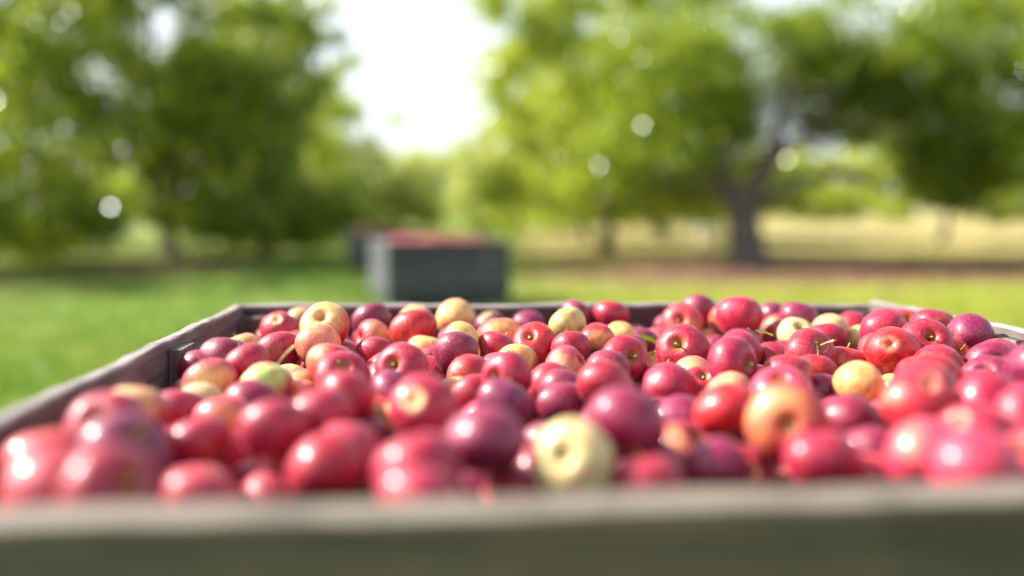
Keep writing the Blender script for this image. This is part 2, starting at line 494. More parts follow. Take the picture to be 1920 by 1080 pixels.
make_tree((4.25, 17.0, 0),
          ([(.02, 0, -.05), (0, 0, .12), (-.03, 0, .35), (-.10, 0, .6), (-.14, 0, .82), (-.10, 0, 1.10)], [.50, .36, .30, .28, .27, .25]),
          limbsR,
          [(-1.5, .2, 3.2, 1.5, 1.6, 1.3, 8000), (.1, .8, 3.9, 1.6, 1.6, 1.0, 6500), (2.2, .2, 4.0, 1.6, 1.5, 1.1, 5000),
           (3.7, .3, 2.75, 1.5, 1.5, .85, 5000), (1.9, .8, 2.75, .85, .9, .55, 2400), (-1.9, -.2, 2.0, 1.1, 1.2, .6, 4200), (5.0, .6, 3.8, 1.4, 1.5, 1.6, 4000),
           (-.6, .3, 2.55, .8, .9, .5, 2400), (1.5, .6, 3.55, 1.0, 1.0, .55, 5000), (3.0, .5, 3.5, 1.2, 1.2, .8, 5500), (4.3, .4, 2.3, 1.2, 1.2, .6, 3500), (-.2, 1.7, 3.1, .8, .7, .9, 3600)],
            .12, .24, M_LEAF, 'old dark forked apple tree with a crooked leaning trunk, on the right', twigs=20)
# middle tree right of the alley
T_MID = std_tree(2.1, 21.5, 8.2, 3.1, M_LEAF_SUNLIT, 'bright yellow green tree with a thin dark trunk, right of the far bin', 36000, .11, .30, 1.05, .15)
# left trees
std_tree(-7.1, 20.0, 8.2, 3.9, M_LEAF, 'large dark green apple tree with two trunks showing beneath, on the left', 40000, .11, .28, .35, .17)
TREES_BACK = [
    (-5.6, 21.0, 6.6, 2.0, M_LEAF, 'slimmer dark trunked tree just right of the large left tree', 12000, .11, .25, .8, .11),
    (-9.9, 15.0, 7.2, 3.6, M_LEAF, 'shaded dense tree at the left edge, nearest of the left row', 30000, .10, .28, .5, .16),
    (-7.4, 28.0, 7.4, 3.2, M_LEAF_SUNLIT, 'sunlit yellow green tree behind the large left tree', 18000, .12, .3, .6, .13),
    (2.5, 31.0, 7.6, 3.2, M_LEAF_SUNLIT, 'light green tree behind the bright middle tree, right side of the alley', 20000, .13, .3, .6, .13),
    (-7.6, 38.0, 6.6, 3.3, M_LEAF_HAZE, 'pale tree far back in the left row, seen over the far bin', 12000, .15, .32, .4, .12),
    (.1, 43.0, 6.6, 3.1, M_LEAF_HAZE, 'pale hazy tree far back in the right row, directly above the far bin', 14000, .15, .32, .4, .12),
    (9.4, 36.0, 3.4, 2.8, M_LEAF_SUNLIT, 'low light tree seen beneath the right limb of the old forked one', 12000, .13, .3, .9, .11),
    (-4.9, 40.0, 3.7, 2.1, M_LEAF_HAZE, 'low pale tree at the left side of the alley end', 7000, .15, .32, .4, .09),
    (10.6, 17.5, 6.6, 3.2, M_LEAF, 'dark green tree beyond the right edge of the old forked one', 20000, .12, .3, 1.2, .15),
    (5.4, 34.0, 6.6, 3.4, M_LEAF_HAZE, 'hazy yellow tree far behind the thin dark trunk', 12000, .15, .32, .8, .12),
    (-3.4, 54.0, 5.4, 3.4, M_LEAF_HAZE, 'palest tree closing the end of the alley', 9000, .18, .36, .3, .12),
    (-15.5, 24.0, 7.0, 3.8, M_LEAF, 'dark tree of the next row at the far left', 16000, .12, .3, .9, .15),
    (14.0, 31.0, 6.6, 3.8, M_LEAF_SUNLIT, 'light green tree of the next row at the far right', 14000, .14, .3, .9, .13),
    (-11.0, 34.0, 6.6, 3.6, M_LEAF, 'plain green tree between the large left tree and the left edge, further back', 13000, .14, .3, .8, .13),
    (-15.0, 46.0, 6.6, 4.0, M_LEAF_HAZE, 'hazy tree beside the white shed on the left', 10000, .17, .35, 1.4, .13),
]
for t in TREES_BACK: std_tree(*t)

# wood closing the view far behind
bl = []
for k in range(46):
    a = -62 + k * 2.9
    x = 95 * math.sin(R(a)); y = 95 * math.cos(R(a))
    bl.append((x, y, 3.3, 3.6, 2.5, rnd.uniform(3.0, 4.6), 3600))
o = link(bpy.data.objects.new('far_wood', leaf_cloud(bl, .5, .7, M_LEAF_HAZE, 'far_wood', .1)))
tag(o, 'pale strip of trees closing the orchard far behind', 'trees', kind='stuff')

# ------------------------------------------------------------------ boards and bins
def board_mesh(name, L, H, T, mat, nx=22, wob=.002, worn_lit=.004, droop=0.0):
    """board along local X (0..L), height along Z (0..H), thickness along Y (0..T)"""
    c = worn_lit
    prof = [(0, c), (c * .3, c * .3), (c, 0), (T - c, 0), (T - c * .3, c * .3), (T, c), (T, H - c), (T - c * .3, H - c * .3), (T - c, H), (c, H), (c * .3, H - c * .3), (0, H - c)]
    m = len(prof)
    vs, fs = [], []
    ph = [rnd.uniform(0, 6) for _ in range(6)]
    for i in range(nx + 1):
        x = L * i / nx
        for (y, z) in prof:
            up = 1 if z > H / 2 else 0
            dz = wob * (math.sin(x * 9 + ph[0]) + .6 * math.sin(x * 23 + ph[1]) + .5 * math.sin(x * 61 + ph[2])) * (.8 if up else .5)
            dy = wob * .8 * (math.sin(x * 5 + ph[3]) + .5 * math.sin(x * 17 + ph[4] + z * 9))
            if up: dz += rnd.uniform(-1, 1) * wob * .35 + droop * (x / L) ** 2
            vs.append((x, y + dy, z + dz))
    for i in range(nx):
        for k in range(m):
            k2 = (k + 1) % m
            fs.append((i * m + k, i * m + k2, (i + 1) * m + k2, (i + 1) * m + k))
    fs.append(tuple(range(m))[::-1]); fs.append(tuple(range(nx * m, nx * m + m)))
    me = mesh_from(name, vs, fs, False, [mat])
    return me

def add_part(name, me, parent, loc, rz=0.0, rx=0.0):
    o = link(bpy.data.objects.new(name, me), parent)
    o.location = loc; o.rotation_euler = (rx, 0, rz)
    return o

def nail_heads(parent, pts, axis):
    V, F = [], []
    for p in pts:
        b0 = len(V)
        for k in range(6):
            a = k * math.pi / 3
            q = Vector(p)
            if axis == 'y': q += Vector((math.cos(a) * .004, 0, math.sin(a) * .004))
            else: q += Vector((0, math.cos(a) * .004, math.sin(a) * .004))
            V.append(q)
        F.append(tuple(range(b0, b0 + 6)))
    return V, F

def make_bin(x, y, yaw, W, D, top, label, m_side, m_front, m_in, tf=.042, ts=.018, nx=34, dip=0.0):
    """local origin = outer near left foot; X right, Y away"""
    root = link(bpy.data.objects.new('apple_bin', None))
    root.location = (x, y, 0); root.rotation_euler = (0, 0, yaw)
    tag(root, label, 'wooden bin', 'wooden picking bins in the alley')
    rows = [(.115, .165), (.290, .165), (.465, .160)]
    ztop = top - .185
    scale = (ztop - .115) / .52
    lv = [(z * scale + .115 * (1 - scale), h * scale) for z, h in rows] + [(ztop, .185)]
    for i, (z, h) in enumerate(lv):
        last = i == 3
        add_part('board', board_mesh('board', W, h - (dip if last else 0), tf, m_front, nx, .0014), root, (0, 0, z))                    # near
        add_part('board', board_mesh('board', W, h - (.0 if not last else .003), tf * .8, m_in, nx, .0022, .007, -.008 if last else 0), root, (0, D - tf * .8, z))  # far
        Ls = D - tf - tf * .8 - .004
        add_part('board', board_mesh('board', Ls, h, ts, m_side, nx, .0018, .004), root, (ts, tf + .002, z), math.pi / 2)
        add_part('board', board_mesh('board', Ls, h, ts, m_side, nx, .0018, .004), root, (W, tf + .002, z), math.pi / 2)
    # corner posts inside, a batten half way along each side, floor and skids
    ph = top - .022 - .10
    for (px, py, sx, sy) in ((ts + .002, tf + .002, .05, .05), (W - ts - .052, tf + .002, .05, .05),
                             (ts + .002, D - tf * .8 - .047, .045, .045), (W - ts - .047, D - tf * .8 - .047, .045, .045)):
        me = board_mesh('post', ph, sx, sy, m_in, 8, .001)
        o = add_part('post', me, root, (px + sx, py, .10)); o.rotation_euler = (0, -math.pi / 2, 0)
    for sx in (ts + .002, W - ts - .020):
        me = board_mesh('batten', ph + .010, .018, .075, m_side, 8, .0015)
        o = add_part('batten', me, root, (sx + .018, D * .575, .10)); o.rotation_euler = (0, -math.pi / 2, 0)
    nb = 7
    bw = (D - .01) / nb
    for k in range(nb):
        me = board_mesh('floor_board', W - .006, .018, bw - .012, m_in, 6)
        add_part('floor_board', me, root, (.003, .005 + k * bw, .092))
    for k in range(3):
        me = board_mesh('skid', D, .088, .09, m_side, 6)
        add_part('skid', me, root, (.10 + k * (W - .29) / 2 + .09, 0, .002), math.pi / 2)
    return root

YAW = math.atan2(.08, 1)
def nail_mesh():
    vs = [(.0045 * math.cos(k * math.pi / 4), y, .0045 * math.sin(k * math.pi / 4)) for y in (-.0015, .003) for k in range(8)]
    fs = [(k, (k + 1) % 8, 8 + (k + 1) % 8, 8 + k) for k in range(8)] + [tuple(range(8))[::-1], tuple(range(8, 16))]
    return mesh_from('nail', vs, fs, False, [M_NAIL])
NAIL = nail_mesh()
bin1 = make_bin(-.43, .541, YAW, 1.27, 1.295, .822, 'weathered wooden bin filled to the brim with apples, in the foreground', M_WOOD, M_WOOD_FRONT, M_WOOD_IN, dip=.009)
for zr in (.69, .76):
    for xr in (.045, .075, .62, .655, 1.195, 1.225):
        add_part('nail', NAIL, bin1, (xr + rnd.uniform(-.006, .006), -.0035, zr + rnd.uniform(-.01, .01)))
for k, xr in enumerate((.05, .078, 1.19, 1.222)):
    o = add_part('nail', NAIL, bin1, (xr, .018 + .006 * (k % 2), .8130)); o.rotation_euler = (-math.pi / 2, 0, 0)
bin2 = make_bin(-1.25, 9.5, R(17), 1.29, 1.22, .69, 'grey wooden bin heaped with apples, standing in the alley behind the foreground bin', M_WOOD_FAR, M_WOOD_FAR, M_WOOD_FAR, .03, .03, 8)
bin3 = make_bin(-2.62, 15.6, R(14), 1.20, 1.22, .66, 'third bin partly hidden behind the left of the grey one', M_WOOD_FAR, M_WOOD_FAR, M_WOOD_FAR, .03, .03, 8)

# ------------------------------------------------------------------ apples
def apple_mesh(name, seed, nseg, nring, h=.87):
    r_ = random.Random(seed)
    lob = r_.uniform(.010, .028); ph = r_.uniform(0, 6); skew = r_.uniform(-.10, .10); taper = r_.uniform(.03, .14)
    dt, wt = r_.uniform(.34, .42), r_.uniform(.165, .215); db, wb = r_.uniform(.17, .24), r_.uniform(.17, .22)
    vs, fs = [], []
    for i in range(nring + 1):
        t = i / nring
        phi = math.pi * (t - .055 * math.sin(4 * math.pi * t) * .9)
        for k in range(nseg):
            th = 2 * math.pi * k / nseg
            rho = abs(math.sin(phi)) ** .93
            z = h * math.cos(phi)
            rr = rho * (1 + taper * math.cos(phi))
            if z >= 0: z -= dt * math.exp(-(rho / wt) ** 2) + .04 * math.exp(-(rho / .6) ** 2)
            else: z += db * math.exp(-(rho / wb) ** 2)
            low = .5 - .5 * math.cos(phi)
            rr *= 1 + lob * math.cos(5 * th + ph) * (.35 + low) + lob * .5 * math.sin(2 * th + ph * 2)
            z += lob * 1.3 * math.cos(5 * th + ph) * rho * (low ** 3) + lob * .8 * math.cos(3 * th + ph) * rho * ((1 - low) ** 3)
            z += skew * rho * math.cos(th)
            vs.append((rr * math.cos(th), rr * math.sin(th), z))
    for i in range(nring):
        for k in range(nseg):
            k2 = (k + 1) % nseg
            if i == 0: fs.append((k, (i + 1) * nseg + k, (i + 1) * nseg + k2))
            elif i == nring - 1: fs.append((i * nseg + k, (i + 1) * nseg + k, i * nseg + k2))
            else: fs.append((i * nseg + k, (i + 1) * nseg + k, (i + 1) * nseg + k2, i * nseg + k2))
    me = mesh_from(name, vs, fs, True, [M_APPLE])
    import bmesh
    bm = bmesh.new(); bm.from_mesh(me); bmesh.ops.remove_doubles(bm, verts=bm.verts, dist=1e-5)
    bmesh.ops.recalc_face_normals(bm, faces=bm.faces); bm.to_mesh(me); bm.free()
    me.polygons.foreach_set('use_smooth', [True] * len(me.polygons))
    me['bottom'] = -h + db; me['top'] = h - dt - .04
    return me

APPLES = [apple_mesh('apple', 100 + k, 44, 34, [.87, .90, .84, .93, .86, .89][k]) for k in range(6)]
SMALL = [apple_mesh('small_apple', 200 + k, 12, 9) for k in range(3)]

def stem_mesh(L, bend, mat, r=.035):
    pts = [(0, 0, -.06), (bend * .1, 0, L * .3), (bend * .35, 0, L * .62), (bend * .8, bend * .15, L * .92), (bend, bend * .2, L)]
    vs, fs = tube(pts, [r * 1.1, r * .8, r * .85, r * 1.15, r * 1.5], 7)
    return mesh_from('stem', vs, fs, True, [mat])
STEMS = [stem_mesh(.50, .12, M_STEM), stem_mesh(.34, -.1, M_STEM, .045), stem_mesh(.64, .22, M_STEM, .032), stem_mesh(.24, .05, M_STEM, .055)]
STEM_LONG = stem_mesh(.95, .30, M_PALE_STEM, .04)
STEM_STALK = stem_mesh(1.55, .55, M_PALE_STEM, .05)

def calyx_mesh():
    vs, fs = [], []
    for k in range(5):
        a = k * 2 * math.pi / 5
        c, s = math.cos(a), math.sin(a); u = Vector((c, s, 0)); w = Vector((-s, c, 0))
        b0 = len(vs)
        vs += [u * .02 + w * .045, u * .02 - w * .045, u * .10 - w * .035 + Vector((0, 0, -.05)), u * .10 + w * .035 + Vector((0, 0, -.05)), u * .13 + Vector((0, 0, -.13))]
        fs += [(b0, b0 + 1, b0 + 2, b0 + 3), (b0 + 3, b0 + 2, b0 + 4)]
    b0 = len(vs)
    for k in range(8):
        a = k * math.pi / 4; vs.append(Vector((math.cos(a) * .07, math.sin(a) * .07, -.01)))
    fs.append(tuple(range(b0, b0 + 8)))
    return mesh_from('calyx', vs, fs, True, [M_CALYX])
CALYX = calyx_mesh()

SKIN = {'c': (.44, .002, .030), 'r': (.54, .006, .008), 'm': (.23, .002, .046), 'p': (.60, .035, .065)}
UNDER = {'w': (.60, .55, .26), 'y': (.76, .46, .14), 'g': (.50, .58, .20), 'o': (.84, .32, .13)}

def dress(o, code, yl, patch, cav, seed, basin=.3):
    o['basin'] = basin
    r_ = random.Random(seed)
    s, u = SKIN[code[0]], UNDER[code[1]]
    j = r_.uniform(.82, 1.15)
    o['skin'] = [s[0] * j, s[1] * r_.uniform(.7, 1.5), s[2] * r_.uniform(.7, 1.3)]
    o['under'] = [u[0] * r_.uniform(.92, 1.05), u[1] * r_.uniform(.85, 1.1), u[2] * r_.uniform(.7, 1.2)]
    o['patch'] = [float(v) for v in patch]
    o['threshold'] = 1.5 - 1.1 * yl - 1.2 * yl * yl
    o['cavity'] = cav

ROWS = [
(-0.41,1.6584,0.7917,0.0348,0.176,-0.388,-0.835,-0.347,'cy',0.15,-0.43,-0.74,-0.53,'C','red apple in the far left corner with its open calyx tipped toward the camera'),
(-0.3913,1.7706,0.7921,0.0325,0.866,-0.165,-0.019,-0.472,'ry',0.45,0.45,-0.81,0.39,'N','small yellow and red apple peeking out behind the yellow one with a dimpled top'),
(-0.2983,1.5075,0.8147,0.0384,0.393,0.11,-0.382,0.829,'ry',0.62,0.22,0.17,0.96,'S','large yellow apple with dimpled stemless top and red cheek near far left corner'),
(-0.2555,1.7167,0.7999,0.0362,0.859,-0.057,-0.221,-0.458,'my',0.03,-0.33,-0.15,-0.93,'N','magenta apple standing above the far board to the left of the far bin'),
(-0.2363,1.6069,0.7822,0.0333,0.591,-0.128,-0.613,0.508,'py',0.5,-0.58,-0.78,-0.24,'S','salmon and yellow apple lying on its side with its stem end pointing left'),
(-0.3538,1.4284,0.7859,0.0349,0.239,-0.14,0.192,0.941,'co',0.33,-0.04,0.89,-0.46,'N','red apple with a round yellow patch and orange underside, below the far left corner apples'),
(-0.2911,1.4139,0.7976,0.0347,0.343,-0.294,0.185,0.873,'po',0.75,-0.93,0.34,-0.15,'N','orange yellow apple in front of the large dimpled yellow one'),
(-0.4388,1.5271,0.7744,0.0319,0.971,-0.079,-0.162,0.158,'py',0.9,0.22,-0.89,0.4,'N','plain yellow apple half hidden behind a dark purple one by the left board'),
(-0.3844,1.2618,0.8001,0.0354,0.764,-0.073,0.171,0.618,'mo',0.05,0.3,-0.34,-0.89,'N','large purple apple with a russet mark at its foot, beside the left board'),
(-0.3428,1.2166,0.8005,0.031,0.875,-0.209,-0.218,0.377,'cy',0.08,-0.86,-0.18,-0.47,'N','pinkish red apple squeezed behind the right side of the large purple one'),
(-0.4309,1.2993,0.78,0.0325,0.983,-0.127,-0.017,-0.133,'my',0.06,0.02,0.11,-0.99,'N','purple apple touching the left board, leftmost of the sharp ones'),
(-0.3747,1.1656,0.7855,0.0338,0.205,-0.213,0.16,0.942,'py',0.62,-0.35,0.44,-0.83,'N','pink topped yellow apple lying in front of the batten on the left board'),
(-0.2424,1.2605,0.7937,0.0332,0.218,0.039,0.156,0.963,'ro',0.4,0.21,0.97,0.09,'N','red apple with a salmon left flank, just behind the crimson apple that shows its stem'),
(-0.215,1.1835,0.7919,0.0349,0.733,0.264,0.354,-0.518,'cy',0.14,0.37,-0.92,0.15,'S','crimson apple with a short knobbly stem in a shallow dimple and a yellow left edge'),
(-0.216,1.4899,0.7719,0.0315,0.866,-0.214,-0.023,-0.451,'cy',0.05,0.21,-0.64,-0.74,'N','plain crimson apple behind and left of the streaky apple with a golden stem cavity'),
(-0.297,1.1294,0.7839,0.0326,0.792,-0.16,-0.279,-0.519,'cg',0.55,0.91,-0.15,0.39,'N','pale green topped apple with red sides, next to the long loose stalk'),
(-0.3072,1.1828,0.7809,0.0316,0.627,-0.072,0.218,-0.744,'pg',0.6,0.39,0.37,0.85,'S','pale pink apple carrying a long straw coloured stalk'),
(-0.313,1.3304,0.7576,0.0296,0.16,0.537,-0.824,0.083,'pg',0.85,0.59,-0.65,-0.48,'N','small pale green apple just behind the end of the long stalk'),
(-0.287,1.2779,0.7556,0.0321,0.203,0.955,0.213,-0.046,'py',0.5,-0.34,0.94,-0.07,'N','peach coloured small apple left of the short stemmed crimson one'),
(-0.165,0.9386,0.8127,0.0313,0.086,0.07,0.287,0.951,'cy',0.02,-0.15,-0.4,-0.9,'N','smooth crimson apple directly in front of the short stemmed crimson one'),
(-0.3651,1.0966,0.7705,0.0318,0.047,0.621,0.767,-0.151,'pg',0.93,-0.9,0.2,-0.39,'N','pale green yellow apple, blurred, in front of the pink topped yellow one'),
(-0.3705,1.0373,0.7748,0.0317,0.214,-0.092,0.248,0.94,'cy',0.05,-0.7,-0.24,-0.67,'N','red apple cut by the left edge of the photograph below the pale green yellow one'),
(-0.3025,1.0756,0.7796,0.0315,0.245,0.826,0.472,0.185,'my',0.06,-0.98,-0.15,0.15,'N','blurred purple apple in front of the pale green topped one'),
(-0.3142,1.0184,0.7738,0.0315,0.919,-0.049,-0.147,-0.362,'py',0.45,0.79,-0.19,-0.59,'N','blurred pink and yellow apple before the blurred purple one on the left'),
(-0.276,1.2153,0.7519,0.0316,0.62,-0.078,-0.164,-0.763,'po',0.5,0.93,0.1,0.36,'N','blurred salmon apple with a yellowish top, left of centre'),
(-0.1812,0.8882,0.8052,0.0319,0.245,-0.246,0.147,0.926,'cy',0.03,0.4,0.0,-0.91,'N','large blurred red apple with a small round highlight on its left shoulder'),
(-0.1758,0.9865,0.7907,0.0322,0.075,0.478,-0.87,0.091,'my',0.04,-0.07,-0.05,1.0,'N','dark crimson apple half hidden behind the large blurred red one'),
(-0.1463,1.1544,0.7748,0.0316,0.759,-0.148,0.362,-0.521,'my',0.03,0.56,0.53,-0.64,'S','long dark magenta apple whose stub stem points right, behind the apple with an open calyx'),
(-0.2141,0.842,0.8,0.0321,0.85,-0.213,-0.176,-0.449,'cy',0.06,-0.0,-0.84,-0.54,'N','big blurred scarlet apple with a tall oval highlight, left of the dark gap'),
(-0.2931,0.8713,0.7806,0.033,0.601,-0.229,-0.039,0.765,'cy',0.3,-0.5,-0.34,-0.79,'N','blurred red apple with a brown yellow foot at the left edge'),
(-0.1579,0.7882,0.7826,0.0319,0.007,0.402,-0.864,0.302,'cy',0.03,0.8,0.06,0.6,'N','blurred deep red apple with a big round highlight close to the near board, left half'),
(-0.1504,0.8474,0.7817,0.0316,0.157,0.903,-0.399,0.017,'py',0.12,0.8,0.32,0.51,'N','pink apple right behind the deep red one by the near board'),
(-0.1411,0.9172,0.7747,0.0271,0.187,0.769,-0.544,0.28,'my',0.05,-0.44,0.06,0.9,'N','small purple pink apple in front of the open calyx one, to its lower left'),
(-0.0734,0.7382,0.7919,0.0374,0.467,0.092,-0.209,-0.854,'cy',0.05,0.94,-0.03,-0.35,'N','broad blurred red apple with pink shine, in front of the open calyx one'),
(-0.067,0.6736,0.7879,0.0319,0.268,0.027,0.248,0.93,'cy',0.04,-0.11,0.85,-0.52,'N','pink red apple overhanging the middle of the near board with a bright round glint'),
(-0.2492,0.7349,0.771,0.0313,0.792,-0.282,-0.086,-0.535,'py',0.06,0.68,0.34,-0.65,'N','pink apple at the lower left corner against the near board'),
(-0.2163,0.8264,0.7448,0.0266,0.034,-0.399,0.888,-0.226,'py',0.05,0.75,-0.53,0.39,'N','small pinkish white shining apple low against the near board'),
(-0.0864,0.9022,0.8107,0.0339,0.434,-0.811,-0.265,-0.288,'cy',0.1,-0.61,0.51,-0.6,'C','blurred red apple with a wide pale open calyx basin turned to the camera'),
(-0.0223,0.7797,0.8098,0.0341,0.158,0.47,-0.842,0.211,'mo',0.13,0.68,-0.49,-0.54,'N','dark purple red apple with an ochre patch on its top, centre front'),
(0.005,0.7939,0.7564,0.0317,0.162,0.951,0.232,-0.126,'py',0.05,-0.64,0.65,0.42,'N','pink magenta apple at the near board, below the ochre topped one'),
(-0.164,1.5691,0.7997,0.0393,0.971,-0.228,-0.064,0.021,'ro',0.28,-0.15,-0.38,-0.91,'N','red apple with an orange base in the far row, in front of the far bin'),
(-0.1825,1.7868,0.7951,0.033,0.074,0.94,0.302,-0.137,'py',0.7,-0.37,0.74,-0.56,'N','pale yellow apple behind the red one with an orange base'),
(-0.1048,1.7392,0.8049,0.037,0.053,0.621,-0.763,0.169,'py',0.85,0.71,-0.46,0.53,'N','creamy yellow apple perched highest on the far board, below the far bin'),
(-0.0428,1.7985,0.7802,0.0324,0.211,-0.102,0.934,-0.27,'mg',0.3,0.22,-0.91,-0.34,'N','small green and purple apple to the right of the creamy yellow one'),
(0.0342,1.8044,0.7804,0.0326,0.12,-0.569,-0.753,0.308,'my',0.03,0.06,0.57,0.82,'N','flat topped purple apple against the far board below the corner of the far bin'),
(0.0909,1.5292,0.8137,0.0316,0.884,-0.121,-0.306,-0.332,'pg',0.97,0.76,-0.64,0.16,'N','pale green apple in the far row, the greenest of the middle'),
(0.1243,1.8089,0.7969,0.0354,0.384,0.152,0.26,0.873,'my',0.05,-0.14,-0.5,-0.85,'N','magenta apple right behind the pale green one'),
(0.1885,1.7917,0.8004,0.0355,0.992,-0.121,-0.013,-0.041,'cy',0.04,-0.04,0.13,-0.99,'N','round crimson apple above the far board to the right of the pale green one'),
(-0.0811,1.4445,0.8013,0.0312,0.109,0.152,0.949,-0.254,'py',0.6,-0.79,-0.6,0.1,'N','pink and yellow apple just below the creamy yellow perched one'),
(-0.0194,1.5209,0.7961,0.0374,0.7,-0.161,0.09,0.69,'py',0.6,-0.83,-0.19,-0.52,'N','broad peach coloured apple in the far row below the far bin'),
(0.0775,1.5718,0.7841,0.0317,0.16,0.432,-0.849,0.26,'ry',0.15,0.97,-0.04,0.22,'N','pinkish red apple tucked below the pale green one'),
(-0.08,1.355,0.7934,0.0351,0.258,-0.111,-0.307,-0.909,'my',0.03,-0.3,-0.39,-0.87,'N','dark crimson purple apple in the middle, left of the pinkish red pair'),
(-0.1395,1.5125,0.7717,0.0322,0.562,-0.031,0.19,0.805,'py',0.6,-0.96,0.13,0.26,'N','yellowish apple deep in the gap under the red one with an orange base'),
(-0.0234,1.4488,0.7864,0.0324,0.961,-0.205,0.183,-0.009,'co',0.2,-0.48,-0.44,-0.76,'N','pink red apple under the broad peach one, left of the bright red dimpled one'),
(0.036,1.4777,0.7868,0.038,0.099,-0.112,-0.395,0.906,'ry',0.1,0.59,0.63,0.5,'S','bright red apple standing proud with a deep shadowed stem dimple, centre'),
(0.0904,1.4426,0.7893,0.031,0.628,-0.232,0.149,0.728,'cy',0.04,0.4,0.11,-0.91,'N','plain red apple directly right of the bright red dimpled one'),
(0.1346,1.5032,0.795,0.0315,0.074,0.184,-0.934,0.296,'ry',0.5,-0.08,-0.46,0.88,'N','red and orange yellow apple right of the pale green one'),
(0.0071,1.3937,0.773,0.0321,0.929,-0.322,0.029,-0.182,'py',0.7,-0.17,-0.97,-0.19,'N','yellow sliver of an apple at the lower left of the bright red dimpled one'),
(-0.1408,1.2145,0.7936,0.0356,0.587,0.169,-0.51,0.606,'cy',0.12,-0.22,0.62,0.76,'S','streaky crimson apple with a golden stem cavity turned left, in sharp focus'),
(-0.1248,1.4554,0.7642,0.0312,0.308,0.164,-0.238,-0.907,'cy',0.03,0.24,-0.41,-0.88,'N','red apple touching the right side of the streaky one with a golden stem cavity'),
(-0.0604,1.2967,0.7746,0.0308,0.343,0.531,0.772,-0.067,'ro',0.25,-0.67,-0.73,0.09,'N','small flat red apple with orange tinge left of centre'),
(-0.0059,1.1445,0.797,0.0321,0.503,0.003,-0.644,0.577,'cy',0.05,-0.32,0.3,0.9,'S','sharp crimson apple in the centre with tiny pale dots and low stub stem'),
(-0.0217,1.3409,0.7706,0.032,0.949,-0.151,-0.087,-0.264,'po',0.3,0.27,-0.96,0.06,'N','pinkish apple showing only its top behind the sharp dotted crimson one'),
(0.074,1.2954,0.7821,0.0332,0.29,-0.361,0.327,-0.824,'py',0.5,0.73,0.67,0.13,'S','pink yellow apple with its stem end turned right, right of the centre'),
(0.0508,1.2393,0.7705,0.0315,0.107,0.744,0.609,-0.252,'cy',0.05,0.34,0.18,0.92,'N','red apple wedged under the pink yellow one in the centre'),
(-0.0699,1.2271,0.758,0.0311,0.971,-0.216,-0.018,0.1,'py',0.6,-0.33,-0.94,-0.02,'N','beige pink apple below the small flat red one'),
(-0.0475,1.1735,0.7657,0.0314,0.846,-0.157,-0.291,-0.419,'cy',0.06,0.23,-0.75,-0.63,'N','glossy crimson apple below the small flat red one, right of the beige pink one'),
(-0.0093,1.0536,0.7829,0.0334,0.208,-0.223,-0.139,-0.942,'my',0.04,-0.4,0.01,-0.92,'N','large dark crimson apple blurred, below the sharp dotted one'),
(-0.0868,0.9528,0.8096,0.0262,0.204,0.175,-0.948,0.17,'py',0.2,0.38,-0.92,-0.1,'N','rosy apple whose top shows just above the open calyx one'),
(0.0628,1.1806,0.7731,0.0323,0.858,-0.158,0.24,0.425,'my',0.02,0.41,-0.04,-0.91,'N','magenta apple below the pink yellow one with the stem end turned right'),
(0.0591,1.1206,0.7679,0.032,0.722,-0.245,0.127,0.634,'my',0.02,0.31,0.18,-0.93,'N','deep magenta glossy apple with a small sharp highlight, right of centre'),
(0.1085,1.0989,0.797,0.0334,0.167,0.467,-0.838,0.229,'cy',0.04,0.02,-0.36,0.93,'N','big rosy red apple right of centre with a soft white glint'),
(0.1836,1.6001,0.7836,0.0316,0.339,0.827,0.449,0.004,'py',0.78,-0.85,0.53,0.04,'N','small yellow apple in the far row below the round crimson one'),
(0.2624,1.6861,0.7652,0.0312,0.301,0.072,-0.944,0.114,'po',0.5,0.32,-0.61,0.72,'N','peach apple left behind the crimson one with an upright stem'),
(0.3029,1.8042,0.7735,0.0323,0.208,-0.085,-0.131,-0.966,'my',0.04,-0.15,-0.12,-0.98,'N','magenta apple half hidden left of the pink one with a tall stem'),
(0.3156,1.7478,0.7903,0.038,0.776,0.418,-0.344,0.323,'py',0.5,-0.57,-0.73,0.37,'S','pink and yellow apple with a tall pale stem, in the far row on the right'),
(0.3596,1.8226,0.8088,0.0323,0.351,-0.084,0.318,0.877,'my',0.03,0.33,-0.43,-0.84,'N','purple magenta apple sticking up over the far board behind the tall stemmed one'),
(0.3981,1.7523,0.796,0.0325,0.879,-0.28,0.186,0.337,'py',0.4,-0.76,-0.04,-0.65,'N','pale pink apple hidden behind the left of the highest crimson one'),
(0.4071,1.6912,0.8087,0.0408,0.467,-0.103,-0.115,-0.871,'cy',0.02,-0.19,-0.07,-0.98,'N','large round crimson apple perched highest of all on the right'),
(0.5092,1.8428,0.7954,0.0324,0.064,0.933,0.343,-0.09,'my',0.03,0.12,0.0,0.99,'N','dark magenta apple right behind the highest crimson one'),
(0.5236,1.725,0.8034,0.0358,0.662,0.021,0.139,0.736,'my',0.08,-0.6,0.49,-0.64,'N','dusty magenta apple leaning on the far board, right side'),
(0.2246,1.6405,0.7685,0.0317,0.017,0.028,0.202,0.979,'my',0.03,-0.03,-0.27,-0.96,'N','magenta apple deep between the far yellow one and the peach one'),
(0.1806,1.4703,0.7835,0.03,0.714,-0.115,0.038,0.69,'cy',0.08,-0.81,0.54,0.21,'N','pink red apple behind the crimson one with a russet hollow'),
(0.1515,1.2858,0.7947,0.0347,0.438,0.025,0.529,-0.727,'co',0.1,0.15,0.72,0.68,'S','crimson apple with a russet stem hollow on its right side'),
(0.1249,1.2375,0.7877,0.0308,0.921,-0.245,0.18,0.245,'my',0.02,0.37,0.24,-0.9,'N','dark purple apple in front of the one with the russet stem hollow'),
